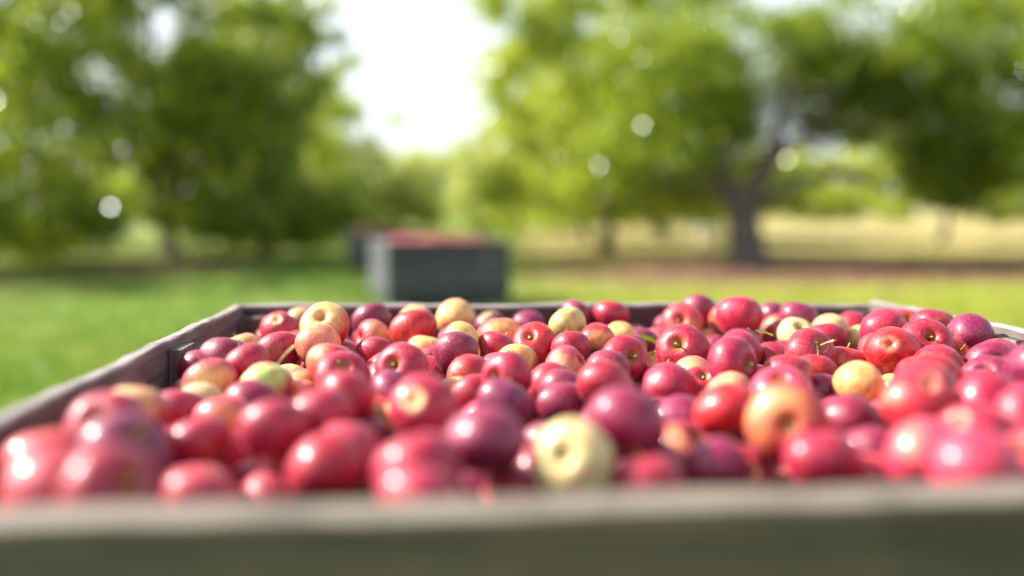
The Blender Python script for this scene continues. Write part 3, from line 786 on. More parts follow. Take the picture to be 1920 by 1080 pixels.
(0.2549,1.4063,0.7912,0.0391,0.794,0.334,-0.382,0.336,'cy',0.08,0.23,-0.65,0.72,'S','bright crimson apple with an upright golden stem in a deep dimple'),
(0.3728,1.8323,0.751,0.0319,0.15,0.175,-0.973,0.031,'my',0.05,-0.23,-0.1,0.97,'N','small magenta apple behind the upright stemmed crimson one, to its right'),
(0.366,1.768,0.7482,0.0323,0.144,0.668,-0.668,0.296,'py',0.9,0.99,0.12,0.05,'N','yellow apple between the upright stemmed crimson one and the highest one'),
(0.3436,1.4266,0.7869,0.0341,0.082,0.56,0.806,-0.171,'cy',0.05,-0.29,-0.7,0.65,'N','rosy red apple directly under the highest crimson one'),
(0.2843,1.2164,0.8026,0.0369,0.644,0.653,0.107,0.385,'cy',0.1,-0.02,-0.64,0.76,'S','large red apple with a yellow stem hollow low on its right'),
(0.5003,1.7775,0.7755,0.0322,0.937,-0.289,-0.188,0.053,'pg',0.3,-0.52,-0.81,0.28,'N','greyish pink apple behind, left of the green one'),
(0.4795,1.6875,0.7784,0.0314,0.171,-0.083,0.953,-0.235,'cy',0.2,0.96,0.1,0.27,'N','red apple with a yellow lower left edge, touching the green one'),
(0.492,1.6291,0.7834,0.0322,0.231,0.058,0.363,-0.901,'pg',0.93,0.69,0.04,0.72,'S','green apple with a dimpled top in the far right'),
(0.5526,1.6439,0.7907,0.0346,0.07,-0.134,0.941,-0.303,'pg',0.6,0.51,-0.86,0.08,'N','olive and dull pink apple at the far board on the right'),
(0.6299,1.7369,0.7837,0.0335,0.058,0.994,0.007,-0.096,'cy',0.08,0.15,-0.01,0.99,'N','pinkish red apple at the far board by the right edge of the photograph'),
(0.6134,1.6496,0.7739,0.0328,0.128,0.987,0.005,-0.1,'pg',0.8,-0.64,0.76,-0.1,'N','greenish beige apple cut by the right edge of the photograph'),
(0.5248,1.5705,0.7835,0.0335,0.463,-0.111,0.146,0.867,'cy',0.03,0.25,-0.05,-0.97,'N','dark crimson apple behind the one with a stem rising from its right shoulder'),
(0.4235,1.3363,0.7984,0.0365,0.833,0.368,0.297,-0.285,'cy',0.08,-0.25,-0.03,0.97,'S','crimson apple with a slim stem rising from its right shoulder'),
(0.4012,1.4448,0.7714,0.0314,0.283,0.958,0.038,0.029,'co',0.15,-0.84,0.35,0.41,'N','matt red apple right of the large one with a yellow hollow'),
(0.3549,1.2086,0.788,0.0329,0.977,-0.136,0.098,0.13,'cy',0.03,0.14,0.1,-0.98,'N','crimson apple in front of the matt red one on the right'),
(0.4119,1.2778,0.7783,0.0306,0.842,-0.18,0.072,-0.503,'ry',0.08,0.49,-0.66,-0.57,'N','small red apple below the slim stemmed crimson one'),
(0.4807,1.3615,0.7755,0.0343,0.85,-0.021,0.121,0.512,'ro',0.4,-0.79,0.45,-0.41,'N','red and peach apple at the right edge, above the yellow one'),
(0.4371,1.1783,0.7824,0.0315,0.21,0.943,-0.198,-0.166,'py',0.95,-0.0,1.0,0.0,'N','yellow apple at the right edge of the photograph'),
(0.227,1.4795,0.7544,0.0291,0.586,0.178,-0.021,-0.791,'py',0.9,0.67,0.27,0.69,'S','small yellow apple with a thin pale stem beside a green leaf'),
(0.2587,1.346,0.7654,0.0309,0.126,0.473,-0.855,0.171,'py',0.5,0.96,-0.27,-0.05,'N','yellow pink apple in front of the upright stemmed crimson one'),
(0.2056,1.2678,0.7674,0.0307,0.689,-0.081,0.135,0.707,'py',0.1,-0.88,0.48,0.06,'N','pink apple below the small yellow one with a thin pale stem'),
(0.2618,1.2883,0.7579,0.031,0.679,0.263,0.211,-0.652,'cy',0.15,0.46,0.46,0.76,'S','small red apple with a stem, under the large one with a yellow hollow'),
(0.1717,1.3271,0.7626,0.0313,0.081,0.983,0.104,-0.127,'py',0.1,0.32,0.94,0.11,'N','blurred rosy apple right behind the big rosy red one'),
(0.202,1.2115,0.771,0.0357,0.289,0.941,0.179,0.012,'co',0.25,-0.25,0.26,0.93,'N','blurred crimson apple with a bronze underside, right of centre'),
(0.2685,1.1612,0.7737,0.0315,0.306,0.654,0.691,-0.024,'py',0.45,-0.91,-0.05,-0.42,'N','blurred apple with a yellow top and pink sides, right of centre'),
(0.2259,0.9803,0.7897,0.0345,0.225,0.683,0.664,-0.205,'ry',0.03,0.4,-0.08,0.91,'N','blurred scarlet apple with an orange glow and a round white glint on the right'),
(0.3119,1.0847,0.7884,0.0343,0.527,0.286,0.2,-0.775,'py',0.12,0.96,-0.11,0.24,'S','blurred pink apple with a shaded stem hollow facing the camera, on the right'),
(0.4061,1.2229,0.759,0.0316,0.085,-0.125,-0.246,-0.957,'my',0.02,-0.2,-0.3,-0.93,'N','small blurred purple apple next to the yellow one at the right edge'),
(0.256,0.8689,0.8027,0.0373,0.14,-0.049,-0.631,0.762,'ro',0.48,0.55,-0.26,0.79,'S','big blurred salmon orange apple with a deep brown stem hollow'),
(0.2689,0.8079,0.782,0.0326,0.048,-0.069,0.106,0.991,'cy',0.04,0.52,0.84,-0.16,'N','big blurred rosy apple at the lower right against the near board'),
(0.3544,0.984,0.7793,0.0328,0.22,0.138,-0.954,0.149,'my',0.06,-0.35,0.06,0.93,'N','blurred mauve apple at the right edge behind the lower right rosy one'),
(0.1834,0.8367,0.7708,0.0313,0.051,0.255,0.951,-0.166,'my',0.03,0.11,0.05,0.99,'N','blurred purple apple with an oval pink highlight near the near board'),
(0.1101,0.7607,0.7725,0.0322,0.882,-0.143,0.005,0.45,'cy',0.03,-0.98,-0.04,-0.19,'N','blurred rosy apple with a bright round highlight at the near board, right half'),
(0.0512,0.7645,0.7927,0.0343,0.638,0.171,-0.468,0.587,'pw',0.86,-0.02,-0.15,0.99,'S','blurred pale yellowish apple with a shallow dimple, in the front row'),
(0.104,0.8457,0.8088,0.0375,0.352,0.578,-0.736,-0.002,'my',0.05,0.55,0.63,0.55,'N','very large blurred purple red apple, right of centre'),
(0.1845,1.0279,0.771,0.0313,0.078,0.016,-0.973,0.218,'mo',0.2,-0.11,-0.65,0.76,'N','blurred purple apple with an orange underside behind the very large one'),
(0.0358,0.962,0.7586,0.0291,0.035,-0.494,-0.823,0.276,'mg',0.25,-0.7,-0.71,0.08,'N','bluish purple apple just behind the pale yellowish front row one'),
(0.6078,1.1987,0.7809,0.0343,0.866,0.268,-0.355,0.229,'my',0.03,0.26,-0.52,0.81,'N','half hidden purple apple to the right of the yellow right edge apple'),
(0.54,1.2348,0.7801,0.0341,0.144,-0.044,0.209,0.966,'cy',0.03,-0.2,0.69,-0.69,'N','mostly hidden crimson apple to the right of the yellow right edge apple'),
(0.56,1.4303,0.7814,0.0342,0.583,0.128,0.219,0.772,'py',0.05,-0.31,0.73,-0.6,'N','mostly hidden pink apple behind and to the right of the yellow right edge apple'),
(0.4581,1.0386,0.8008,0.0376,0.203,-0.334,0.844,0.367,'cy',0.03,0.34,0.51,-0.79,'N','half hidden crimson apple to the right of the yellow right edge apple'),
(-0.3416,0.6859,0.7931,0.0364,0.153,-0.712,0.632,-0.265,'py',0.2,0.51,-0.83,0.25,'N','plain pink and yellow apple by the left board, near the lower left corner pink apple'),
(0.6326,1.1277,0.8105,0.0375,0.257,0.93,0.231,-0.125,'my',0.1,-0.33,0.9,0.29,'N','half hidden purple apple low to the right of the yellow right edge apple'),
(0.6494,1.269,0.7883,0.0346,0.852,0.479,-0.169,0.124,'mg',0.03,-0.86,0.03,0.52,'N','half hidden purple apple to the right of the far right pinkish apple'),
(0.6015,1.3711,0.8065,0.0379,0.845,0.483,0.099,-0.207,'cy',0.05,0.4,-0.65,0.65,'N','plain crimson apple to the right of the far right pinkish apple'),
(0.6971,1.3456,0.7808,0.0377,0.433,-0.413,0.8,-0.053,'cy',0.03,0.28,-0.83,-0.48,'N','half hidden crimson apple by the right board, near the yellow right edge apple'),
(-0.3755,0.9312,0.7988,0.0341,0.892,-0.192,-0.08,-0.402,'cy',0.6,0.62,-0.77,0.15,'N','plain yellow with crimson flush apple to the left of the pale green yellow apple'),
(0.4739,0.9285,0.8066,0.0342,0.737,0.435,0.35,-0.381,'cy',0.03,0.36,-0.82,0.45,'N','plain crimson apple to the right of the yellow right edge apple'),
(0.4135,0.8381,0.7965,0.035,0.014,-0.796,-0.43,-0.426,'cy',0.05,-0.94,0.2,-0.28,'N','plain crimson apple low to the right of the yellow right edge apple'),
(0.3494,0.7839,0.7942,0.0353,0.249,0.881,0.391,-0.094,'py',0.2,-0.95,0.02,-0.32,'N','plain pink and yellow apple to the right of the mauve apple'),
(0.5003,1.1269,0.7965,0.0375,0.3,0.766,0.565,-0.062,'ry',0.03,-0.78,-0.61,-0.13,'N','half hidden red apple to the right of the yellow right edge apple'),
(0.5636,1.0477,0.7753,0.0358,0.215,0.497,0.825,-0.164,'cg',0.35,-0.15,-0.75,0.65,'N','mostly hidden crimson and green apple to the right of the yellow right edge apple'),
(0.6789,1.6204,0.7938,0.0372,0.729,0.259,0.172,-0.61,'ry',0.2,0.25,-0.9,0.35,'N','half hidden red and yellow apple by the right board, near the far right pinkish apple'),
(-0.3637,0.8417,0.8018,0.0365,0.641,0.296,-0.331,0.626,'cy',0.1,-0.2,0.16,0.97,'N','plain crimson apple by the left board, near the red apple at the left picture edge'),
(-0.3121,0.7517,0.8049,0.0347,0.853,0.297,0.209,0.375,'my',0.03,-0.2,-0.93,0.31,'N','plain purple apple to the left of the brown footed red apple'),
(0.4231,0.7504,0.7919,0.0346,0.467,-0.222,-0.184,0.836,'cy',0.2,-0.83,0.06,0.55,'N','half hidden crimson and yellow apple to the right of the mauve apple'),
(0.3551,0.7135,0.8049,0.0347,0.156,0.853,-0.491,0.083,'py',0.03,-0.04,1.0,-0.02,'N','plain pink apple to the right of the mauve apple'),
(0.5387,1.3322,0.8013,0.0378,0.486,-0.846,0.055,-0.214,'ry',0.05,0.55,0.47,-0.69,'N','plain red apple to the right of the far right pinkish apple'),
(0.4048,0.9329,0.8098,0.0356,0.327,-0.942,0.011,0.078,'cy',0.2,-0.89,0.25,-0.39,'N','plain crimson and yellow apple to the right of the yellow right edge apple'),
(0.7021,1.4449,0.8121,0.0353,0.126,0.677,-0.7,0.19,'my',0.03,0.54,0.84,-0.06,'N','plain purple apple by the right board, near the far right pinkish apple'),
(0.6261,1.567,0.797,0.0356,0.033,-0.268,0.946,-0.179,'cy',0.1,0.36,-0.92,-0.19,'N','mostly hidden crimson apple to the right of the far right pinkish apple'),
(0.6933,1.5481,0.8084,0.0358,0.546,0.003,0.178,0.819,'cy',0.2,-0.98,0.17,-0.1,'N','half hidden crimson and yellow apple by the right board, near the far right pinkish apple'),
(0.481,0.8606,0.8073,0.0347,0.862,0.44,-0.197,0.153,'cy',0.05,0.19,0.05,0.98,'N','plain crimson apple to the right of the mauve apple'),
(0.684,1.6967,0.7923,0.0341,0.049,-0.218,-0.966,0.131,'cy',0.1,-0.62,-0.73,0.3,'N','mostly hidden crimson apple by the right board, near the far right pinkish apple'),
(-0.2795,0.6453,0.8029,0.0351,0.86,0.198,0.453,-0.128,'cy',0.03,-0.22,-0.01,0.97,'N','plain crimson apple to the left of the lower left corner pink apple'),
(-0.379,0.7602,0.7877,0.0363,0.781,0.001,-0.152,-0.606,'py',0.03,0.9,-0.32,0.28,'N','plain pink apple by the left board, near the red apple at the left picture edge'),
(0.5846,1.4854,0.8148,0.0353,0.047,0.365,-0.865,0.342,'cg',0.05,0.57,0.12,0.81,'N','plain crimson apple low to the right of the far right pinkish apple'),
(0.585,1.2815,0.7875,0.0342,0.273,0.767,-0.559,-0.161,'cy',0.05,0.91,0.34,-0.22,'N','half hidden crimson apple low to the right of the yellow right edge apple'),
(0.6545,1.4061,0.7778,0.0352,0.109,0.182,-0.382,0.9,'rg',0.05,0.08,0.22,0.97,'N','half hidden red apple by the right board, near the yellow right edge apple'),
(0.5683,1.1415,0.7796,0.0349,0.434,-0.112,0.084,0.89,'my',0.05,-0.77,0.51,-0.39,'N','half hidden purple apple to the right of the mauve apple'),
(-0.1556,1.0995,0.751,0.0333,0.257,-0.325,-0.85,-0.325,'ry',0.35,-0.5,-0.76,-0.4,'N','mostly hidden red and yellow apple in front of the long dark magenta apple'),
(-0.304,1.6419,0.754,0.0331,0.059,-0.282,0.945,-0.157,'my',0.05,0.68,-0.5,0.54,'N','mostly hidden purple apple to the right of the yellow patched red apple'),
(0.35,1.3727,0.7484,0.0334,0.929,-0.238,-0.109,-0.26,'my',0.03,0.31,-0.89,0.32,'N','mostly hidden purple apple in front and to the right of the yellow hollow apple'),
(0.0509,1.0187,0.7402,0.0332,0.309,-0.535,0.657,0.432,'my',0.6,0.76,0.01,-0.65,'N','mostly hidden yellow with purple flush apple in front of the deep magenta glossy apple'),
(0.3931,1.6203,0.7693,0.0337,0.262,-0.946,-0.089,-0.167,'my',0.1,0.36,0.52,-0.77,'N','mostly hidden purple apple behind the yellow hollow apple'),
(0.4106,1.0843,0.7458,0.0365,0.968,-0.052,0.18,0.169,'cy',0.1,-0.87,-0.34,0.37,'N','half hidden crimson apple to the right of the mauve apple'),
(0.3433,1.1403,0.7577,0.0333,0.132,-0.095,-0.985,0.066,'my',0.2,-0.2,-0.84,0.51,'N','mostly hidden purple and yellow apple behind the salmon orange apple'),
(-0.2795,1.5418,0.7578,0.0342,0.161,-0.141,0.91,0.354,'pg',0.03,-0.48,-0.83,-0.28,'N','mostly hidden pink apple behind the short stemmed crimson apple'),
(-0.1788,1.3454,0.7584,0.0366,0.029,-0.699,0.635,-0.328,'my',0.2,0.59,0.12,0.8,'N','half hidden purple and yellow apple behind the long dark magenta apple'),
(0.1779,1.1102,0.7487,0.0332,0.34,-0.872,0.151,0.319,'cy',0.03,-0.23,0.96,-0.16,'N','mostly hidden crimson apple to the right of the very large purple red apple'),
(-0.3467,1.5425,0.7602,0.0369,0.829,-0.171,-0.06,-0.529,'cy',0.35,0.61,-0.6,-0.52,'N','mostly hidden crimson and yellow apple to the left of the yellow patched red apple'),
(0.1324,0.8762,0.7524,0.0353,0.092,0.737,0.632,-0.223,'my',0.1,-0.85,-0.5,-0.18,'N','half hidden purple apple behind the near board rosy apple'),
(0.235,1.7938,0.7507,0.0355,0.846,-0.027,0.296,0.442,'cy',0.03,-0.49,-0.4,-0.77,'N','mostly hidden crimson apple behind the russet hollow apple'),
(0.3514,0.9076,0.7588,0.0349,0.802,-0.205,-0.061,-0.558,'my',0.1,0.98,-0.07,-0.19,'N','plain purple apple in front of the mauve apple'),
(-0.0905,0.8093,0.7589,0.0335,0.445,-0.122,-0.219,-0.86,'my',0.03,0.95,0.23,0.2,'N','mostly hidden purple apple in front and to the left of the broad front red apple'),
(0.3234,0.8268,0.7538,0.0332,0.07,0.153,0.199,0.965,'py',0.05,-0.19,0.75,-0.63,'N','half hidden pink apple to the right of the lower right rosy apple'),
(-0.2966,0.9481,0.746,0.0346,0.314,0.218,-0.281,-0.881,'cy',0.03,-0.03,0.98,0.18,'N','half hidden crimson apple to the right of the brown footed red apple'),
(0.4543,1.5752,0.7531,0.0341,0.137,0.669,0.708,-0.18,'cy',0.05,-0.64,-0.76,-0.07,'N','mostly hidden crimson apple in front of the green dimpled apple'),
(0.0066,1.2049,0.7418,0.0345,0.088,0.014,0.891,0.445,'rg',0.1,-0.63,-0.06,-0.77,'N','half hidden red apple to the right of the large dark crimson apple'),
(-0.0151,0.9085,0.7655,0.0357,0.147,0.953,0.126,-0.235,'ry',0.05,-0.8,0.6,0.06,'N','mostly hidden red apple in front and to the right of the ochre topped apple'),
(0.2832,0.9568,0.7582,0.0356,0.523,0.306,0.414,-0.679,'mg',0.03,0.24,0.41,0.88,'N','mostly hidden purple apple in front of the salmon orange apple'),
(-0.4441,1.5991,0.7542,0.0363,0.185,0.715,0.671,0.059,'my',0.2,-0.94,-0.1,-0.34,'N','mostly hidden purple and yellow apple by the left board, near the orange yellow apple'),
(0.2575,1.0357,0.7587,0.0364,0.957,-0.215,-0.06,-0.188,'rg',0.03,-0.11,-0.92,0.37,'N','mostly hidden red apple in front and to the right of the blurred scarlet apple'),
(-0.1085,0.9947,0.7735,0.0345,0.261,0.156,-0.276,-0.912,'my',0.92,0.48,0.8,0.35,'N','mostly hidden yellow apple in front and to the left of the open calyx apple'),
(-0.3693,0.9727,0.7422,0.0341,0.838,0.097,0.413,-0.343,'py',0.05,0.41,-0.87,0.27,'N','mostly hidden pink apple by the left board, near the brown footed red apple'),
(-0.4427,1.7052,0.7551,0.0363,0.282,-0.107,-0.904,-0.302,'cg',0.35,0.19,-0.11,-0.98,'N','mostly hidden crimson and green apple to the right of the orange yellow apple'),
(0.3119,1.6204,0.7524,0.0352,0.342,0.104,-0.302,0.884,'cy',0.03,0.26,0.79,0.55,'N','mostly hidden crimson apple to the right of the upright stemmed apple'),
(0.4078,0.9713,0.743,0.0351,0.233,0.395,0.068,-0.886,'mg',0.2,0.12,0.97,0.21,'N','mostly hidden purple and green apple in front and to the right of the mauve apple'),
(-0.0453,1.7295,0.7626,0.0355,0.137,0.952,-0.274,-0.009,'cy',0.1,0.06,0.85,0.52,'N','mostly hidden crimson apple to the left of the broad peach apple'),
(0.0322,0.8505,0.7587,0.0331,0.388,0.061,0.416,-0.82,'cy',0.03,0.91,0.09,0.41,'N','half hidden crimson apple to the left of the pale front apple'),
(-0.2001,0.9317,0.7633,0.0337,0.13,0.317,-0.882,0.324,'cy',0.2,-0.22,-0.91,0.35,'N','mostly hidden crimson and yellow apple in front of the large blurred red apple'),
(0.1755,0.9531,0.7502,0.0368,0.6,0.029,0.323,-0.731,'cy',0.35,0.41,-0.72,0.56,'N','plain crimson and yellow apple behind and to the right of the near board rosy apple'),
(-0.103,1.6825,0.7644,0.0336,0.33,-0.717,-0.424,-0.444,'my',0.1,-0.05,-0.15,-0.99,'N','mostly hidden purple apple behind the dark crimson purple apple'),
(-0.1891,1.4343,0.7518,0.0369,0.106,0.775,0.54,-0.31,'py',0.35,-0.76,-0.05,0.65,'N','mostly hidden pink and yellow apple to the left of the golden cavity apple'),
(-0.363,1.6095,0.7599,0.0369,0.157,-0.048,-0.423,0.891,'py',0.03,-0.08,0.01,1.0,'N','mostly hidden pink apple to the left of the yellow patched red apple'),
(0.1083,1.0511,0.7553,0.0347,0.788,0.342,0.046,-0.511,'mg',0.1,0.68,-0.66,0.32,'N','mostly hidden purple apple to the left of the very large purple red apple'),
(-0.0302,1.1077,0.7494,0.0346,0.506,-0.055,-0.342,-0.79,'cy',0.03,0.99,-0.13,-0.08,'N','mostly hidden crimson apple behind the ochre topped apple'),
(-0.3263,0.8323,0.7403,0.0355,0.038,-0.127,-0.969,0.208,'my',0.2,-0.13,-0.85,0.51,'N','mostly hidden purple and yellow apple to the left of the lower left corner pink apple'),
(-0.2652,1.7728,0.7616,0.0336,0.153,0.869,0.47,0.026,'cy',0.2,-0.43,0.59,0.68,'N','mostly hidden crimson and yellow apple to the left of the sideways salmon apple'),
(-0.2667,0.7957,0.7509,0.0356,0.007,0.744,-0.591,-0.31,'cy',0.05,0.58,-0.5,-0.64,'N','mostly hidden crimson apple to the right of the lower left corner pink apple'),
(0.3535,1.0477,0.7539,0.0341,0.087,-0.289,0.912,-0.277,'cy',0.03,0.26,-0.95,0.14,'N','mostly hidden crimson apple to the left of the mauve apple'),
(-0.1193,1.3932,0.7505,0.0362,0.463,-0.275,-0.144,-0.83,'cy',0.03,0.5,0.84,0.21,'N','half hidden crimson apple to the right of the golden cavity apple'),
(0.442,1.7553,0.7489,0.034,0.05,-0.13,-0.981,0.134,'my',0.03,0.1,-0.88,-0.47,'N','mostly hidden purple apple behind and to the right of the yellow hollow apple'),
(0.3621,1.6988,0.7432,0.0338,0.774,0.258,-0.228,-0.532,'my',0.05,0.41,-0.79,0.45,'N','mostly hidden purple apple to the left of the yellow hollow apple'),
(-0.2978,1.4775,0.751,0.0352,0.02,0.55,0.792,-0.263,'ry',0.1,-0.63,-0.13,0.77,'N','mostly hidden red apple to the left of the short stemmed crimson apple'),
(0.5355,1.2946,0.7438,0.0334,0.839,0.059,0.329,0.43,'cg',0.6,-0.87,0.39,-0.3,'N','mostly hidden green with crimson flush apple to the right of the yellow right edge apple'),
(-0.2357,0.9903,0.7433,0.0353,0.39,-0.204,0.077,0.895,'rg',0.1,-0.63,0.65,0.43,'N','mostly hidden red apple in front and to the right of the big scarlet apple'),
(-0.4101,1.2135,0.7543,0.0345,0.881,-0.241,0.03,-0.405,'my',0.05,0.55,-0.82,0.14,'N','mostly hidden purple apple by the left board, near the pale green yellow apple'),
(0.4588,1.1335,0.7417,0.0344,0.777,-0.271,0.193,-0.535,'py',0.1,0.87,-0.38,0.3,'N','mostly hidden pink apple to the right of the mauve apple'),
(0.2168,0.8815,0.7457,0.0342,0.333,-0.659,0.567,0.366,'cy',0.1,0.56,0.67,-0.49,'N','half hidden crimson apple in front of the blurred scarlet apple'),
(-0.1023,0.8815,0.7505,0.0336,0.807,-0.018,0.167,0.566,'cg',0.1,-0.58,-0.74,-0.35,'N','mostly hidden crimson apple to the left of the broad front red apple'),
(0.4281,1.6695,0.7434,0.0344,0.871,0.41,0.25,-0.102,'py',0.2,-0.52,-0.84,0.17,'N','mostly hidden pink and yellow apple to the right of the yellow hollow apple'),
(-0.0303,0.8464,0.7503,0.034,0.177,0.955,-0.195,-0.134,'my',0.05,-0.17,0.94,-0.31,'N','mostly hidden purple apple to the left of the pink magenta front apple'),
(0.4,1.1601,0.7356,0.0343,0.823,0.519,-0.114,0.198,'cy',0.1,0.22,-0.18,0.96,'N','mostly hidden crimson apple low to the left of the mauve apple'),
(-0.2456,0.8887,0.7317,0.035,0.097,-0.679,0.655,-0.315,'cy',0.03,0.69,-0.7,-0.18,'N','half hidden crimson apple to the left of the small shining front apple'),
(0.289,0.895,0.7324,0.0344,0.526,-0.085,-0.287,-0.796,'my',0.35,0.85,-0.52,-0.13,'N','mostly hidden purple and yellow apple in front of the lower right rosy apple'),
(-0.1617,0.9586,0.7154,0.0338,0.168,0.126,0.218,0.953,'py',0.92,-0.74,0.55,0.39,'N','mostly hidden yellow apple to the right of the deep red front apple'),
]
GOLD = {58, 13, 33, 83, 85, 89, 106, 97}
for i, (x, y, z, r, qw, qx, qy, qz, code, yl, p0, p1, p2, fk, label) in enumerate(ROWS):
    me = APPLES[(i * 7 + 3) % 6]
    o = link(bpy.data.objects.new('apple', me))
    o.location = (x, y, z); o.scale = (r * rnd.uniform(.965, 1.035), r * rnd.uniform(.965, 1.035), r * rnd.uniform(.95, 1.04))
    o.rotation_mode = 'QUATERNION'; o.rotation_quaternion = (qw, qx, qy, qz)
    tag(o, label, 'apple', 'apples filling the foreground bin')
    dress(o, code, yl, (p0, p1, p2), .9 if fk == 'S' and i in GOLD else .45, i, 1.0 if fk == 'C' else .3)
    sm = STEMS[(i * 5 + 1) % 4]
    if 'tall pale stem' in label or 'slim stem' in label or 'upright golden' in label: sm = STEM_LONG
    if 'long straw' in label: sm = STEM_STALK
    if 'stemless' not in label and 'shallow dimple' not in label[:60] or 'stem in' in label:
        s = link(bpy.data.objects.new('stem', sm), o); s.location = (0, 0, me['top'])
        s.rotation_euler = (0, 0, i * 1.3)
    c = link(bpy.data.objects.new('calyx', CALYX), o); c.location = (0, 0, me['bottom'] + .02)

# apples heaped on the far bins: a packed mound, one object each
def heap(root, W, D, top, n, rise, label, group, seed):
    r_ = random.Random(seed); M = Matrix.Translation(root.location) @ Matrix.Rotation(root.rotation_euler.z, 4, 'Z')
    placed = []
    tries = 0
    while len(placed) < n and tries < 9000:
        tries += 1
        r = r_.uniform(.034, .039)
        x = r_.uniform(.08, W - .08); y = r_.uniform(.08, D - .08)
        u, v = (x / W * 2 - 1), (y / D * 2 - 1)
        hgt = rise * (1 - u * u) * (1 - v * v)
        z = top - .03 + hgt + r_.uniform(-.012, .012)
        c = Vector((x, y, z))
        if any((c - q).length < (r + s) * .92 for q, s in placed): continue
        placed.append((c, r))
    for k, (c, r) in enumerate(placed):
        o = link(bpy.data.objects.new('apple', SMALL[k % 3]))
        o.location = M @ c; o.scale = (r, r, r)
        o.rotation_euler = (r_.uniform(-.8, .8), r_.uniform(-.8, .8), r_.uniform(0, 6))
        tag(o, label, 'apple', group)
        dress(o, r_.choice(['cy', 'my', 'my', 'py', 'py']), r_.choice([.1, .2, .4, .7]), (r_.uniform(-1, 1), r_.uniform(-1, 1), .3), .3, 1000 + k)
heap(bin2, 1.29, 1.22, .69, 100, .05, 'small blurred apple heaped on the grey bin in the alley', 'apples heaped on the far bin', 3)
heap(bin3, 1.20, 1.22, .66, 34, .06, 'tiny blurred apple on the third bin behind the grey one', 'apples on the third bin', 4)

# windfalls under the right hand trees
lo = SMALL[0]
lv = np.zeros(len(lo.vertices) * 3); lo.vertices.foreach_get('co', lv); lv = lv.reshape(-1, 3)
tri = []
for p in lo.polygons:
    vv = list(p.vertices)
    for k in range(1, len(vv) - 1): tri.append((vv[0], vv[k], vv[k + 1]))
tri = np.array(tri)
Vs, Fs = [], []
nw = 480
for k in range(nw):
    if k < 390: x, y = rng.normal(4.6, 2.2), rng.normal(15.3, 1.5)
    elif k < 430: x, y = rng.normal(-6.2, 1.3), rng.normal(17.5, 1.0)
    else: x, y = rng.uniform(1, 9), rng.uniform(13, 24)
    r = rng.uniform(.030, .040)
    q = Quaternion(Vector(rng.normal(size=3)).normalized(), rng.uniform(0, 3)).to_matrix()
    Vs.append(lv @ np.array(q).T * r + np.array([x, y, hnoise(x, y) + r * .85])); Fs.append(tri + k * len(lv))
me = fast_mesh('fallen_apples', np.concatenate(Vs), np.concatenate(Fs), M_APPLE, True)
o = link(bpy.data.objects.new('fallen_apples', me))
M_WIND = NT('windfall_skin'); gi = M_WIND.n('ShaderNodeNewGeometry')
M_WIND.set(Base_Color=M_WIND.mix(gi.outputs['Random Per Island'], (.20, .025, .045), (.34, .14, .10)), Roughness=.35)
me.materials.clear(); me.materials.append(M_WIND.m)
tag(o, 'red windfall apples scattered under the orchard trees', 'apples', kind='stuff')

# fallen leaves and twigs in the bin
def leaf_thing(px, size, rot, mat, label):
    vs, fs = [], []
    n = 9
    for i in range(n):
        t = i / (n - 1); w = .30 * math.sin(math.pi * min(1, t * 1.02)) ** .8 * (1 - .25 * t) + .004
        zc = .10 * math.sin(t * 2.6)
        vs += [(t, -w, zc + .08), (t, 0, zc), (t, w, zc + .08)]
    for i in range(n - 1):
        for k in range(2):
            a = i * 3 + k; fs.append((a, a + 1, a + 4, a + 3))
    me = mesh_from('apple_leaf', vs, fs, True, [mat])
    o = link(bpy.data.objects.new('apple_leaf', me))
    o.location = px; o.scale = (size,) * 3; o.rotation_euler = rot
    tag(o, label, 'leaf')
    vs, fs = tube([(0, 0, 0), (-.2, 0, .02), (-.4, .03, .08)], [.02, .018, .022], 5)
    link(bpy.data.objects.new('leaf_stalk', mesh_from('leaf_stalk', vs, fs, True, [M_STEM])), o)
leaf_thing((0.2370,1.4795,0.7849), .05, (.5, -.2, 2.6), M_LEAF, 'green leaf beside the small yellow apple with a thin pale stem')
leaf_thing((0.3724,1.4457,0.8142), .035, (.2, .3, .4), M_LEAF, 'dark curled leaf stuck between the highest crimson apple and the matt red one')

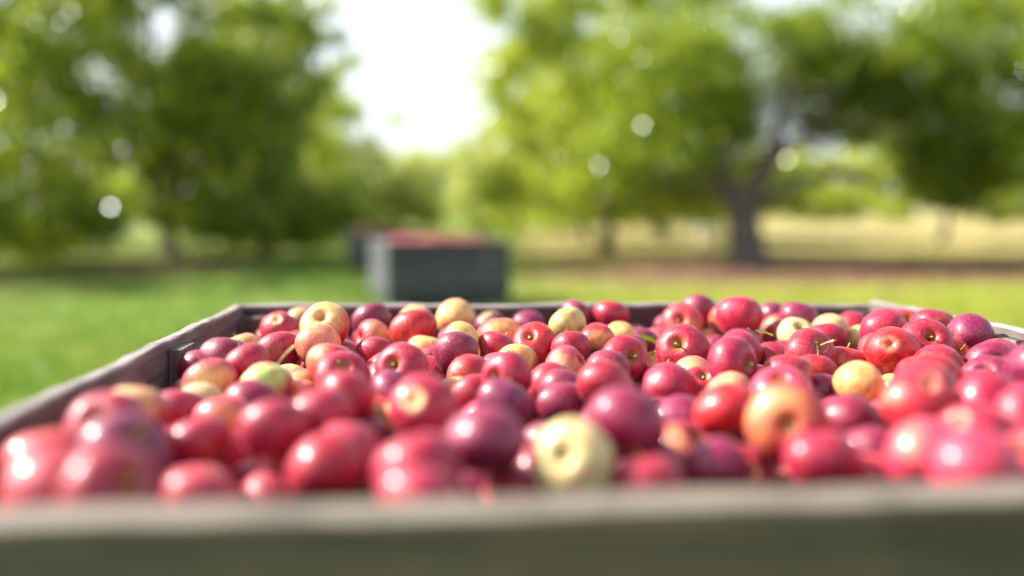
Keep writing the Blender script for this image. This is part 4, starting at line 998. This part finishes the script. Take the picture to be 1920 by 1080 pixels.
# low white shed far away on the left, seen under the trees
shed = link(bpy.data.objects.new('shed', None)); shed.location = (-15.5, 48, 0)
tag(shed, 'small white shed far off behind the left trunks', 'shed')
vs = [(-1.4, -1, 0), (1.4, -1, 0), (1.4, 1, 0), (-1.4, 1, 0), (-1.4, -1, 1.1), (1.4, -1, 1.1), (1.4, 1, 1.1), (-1.4, 1, 1.1), (-1.4, 0, 1.6), (1.4, 0, 1.6)]
link(bpy.data.objects.new('wall', mesh_from('wall', vs, [(0, 1, 5, 4), (1, 2, 6, 9, 5), (2, 3, 7, 6), (3, 0, 4, 8, 7)], False, [M_WHITE])), shed)
vs = [(-1.55, -1.12, 1.06), (1.55, -1.12, 1.06), (1.55, 0, 1.64), (-1.55, 0, 1.64), (1.55, 1.12, 1.06), (-1.55, 1.12, 1.06)]
vs += [(a, b_, c + .06) for a, b_, c in vs]
link(bpy.data.objects.new('roof', mesh_from('roof', vs, [(0, 1, 2, 3), (3, 2, 4, 5), (6, 9, 8, 7), (9, 11, 10, 8), (0, 6, 7, 1), (5, 4, 10, 11), (0, 3, 9, 6), (3, 5, 11, 9), (1, 7, 8, 2), (2, 8, 10, 4)], False, [M_SHED_ROOF])), shed)
# white picking bucket standing in the grass beside the forked tree
bk = link(bpy.data.objects.new('bucket', None)); bk.location = (5.1, 25.0, 0)
tag(bk, 'white bucket standing in the grass left of the forked tree trunk', 'bucket')
prof = [(.12, .0), (.15, .33), (.16, .34), (.16, .36), (.145, .36), (.11, .02)]
vs, fs = [], []
for (r, z) in prof:
    for k in range(20): vs.append((r * 1.9 * math.cos(k * math.pi / 10), r * 1.9 * math.sin(k * math.pi / 10), z * 1.6))
for i in range(5):
    for k in range(20):
        k2 = (k + 1) % 20; fs.append((i * 20 + k, i * 20 + k2, (i + 1) * 20 + k2, (i + 1) * 20 + k))
fs.append(tuple(range(20))[::-1]); fs.append(tuple(range(100, 120)))
link(bpy.data.objects.new('pail', mesh_from('pail', vs, fs, True, [M_WHITE])), bk)
vs, fs = tube([(.30 * math.cos(t), -.02, .55 + .26 * math.sin(t)) for t in [k * math.pi / 10 for k in range(11)]], [.006] * 11, 6)
link(bpy.data.objects.new('handle', mesh_from('handle', vs, fs, True, [M_STEM])), bk)
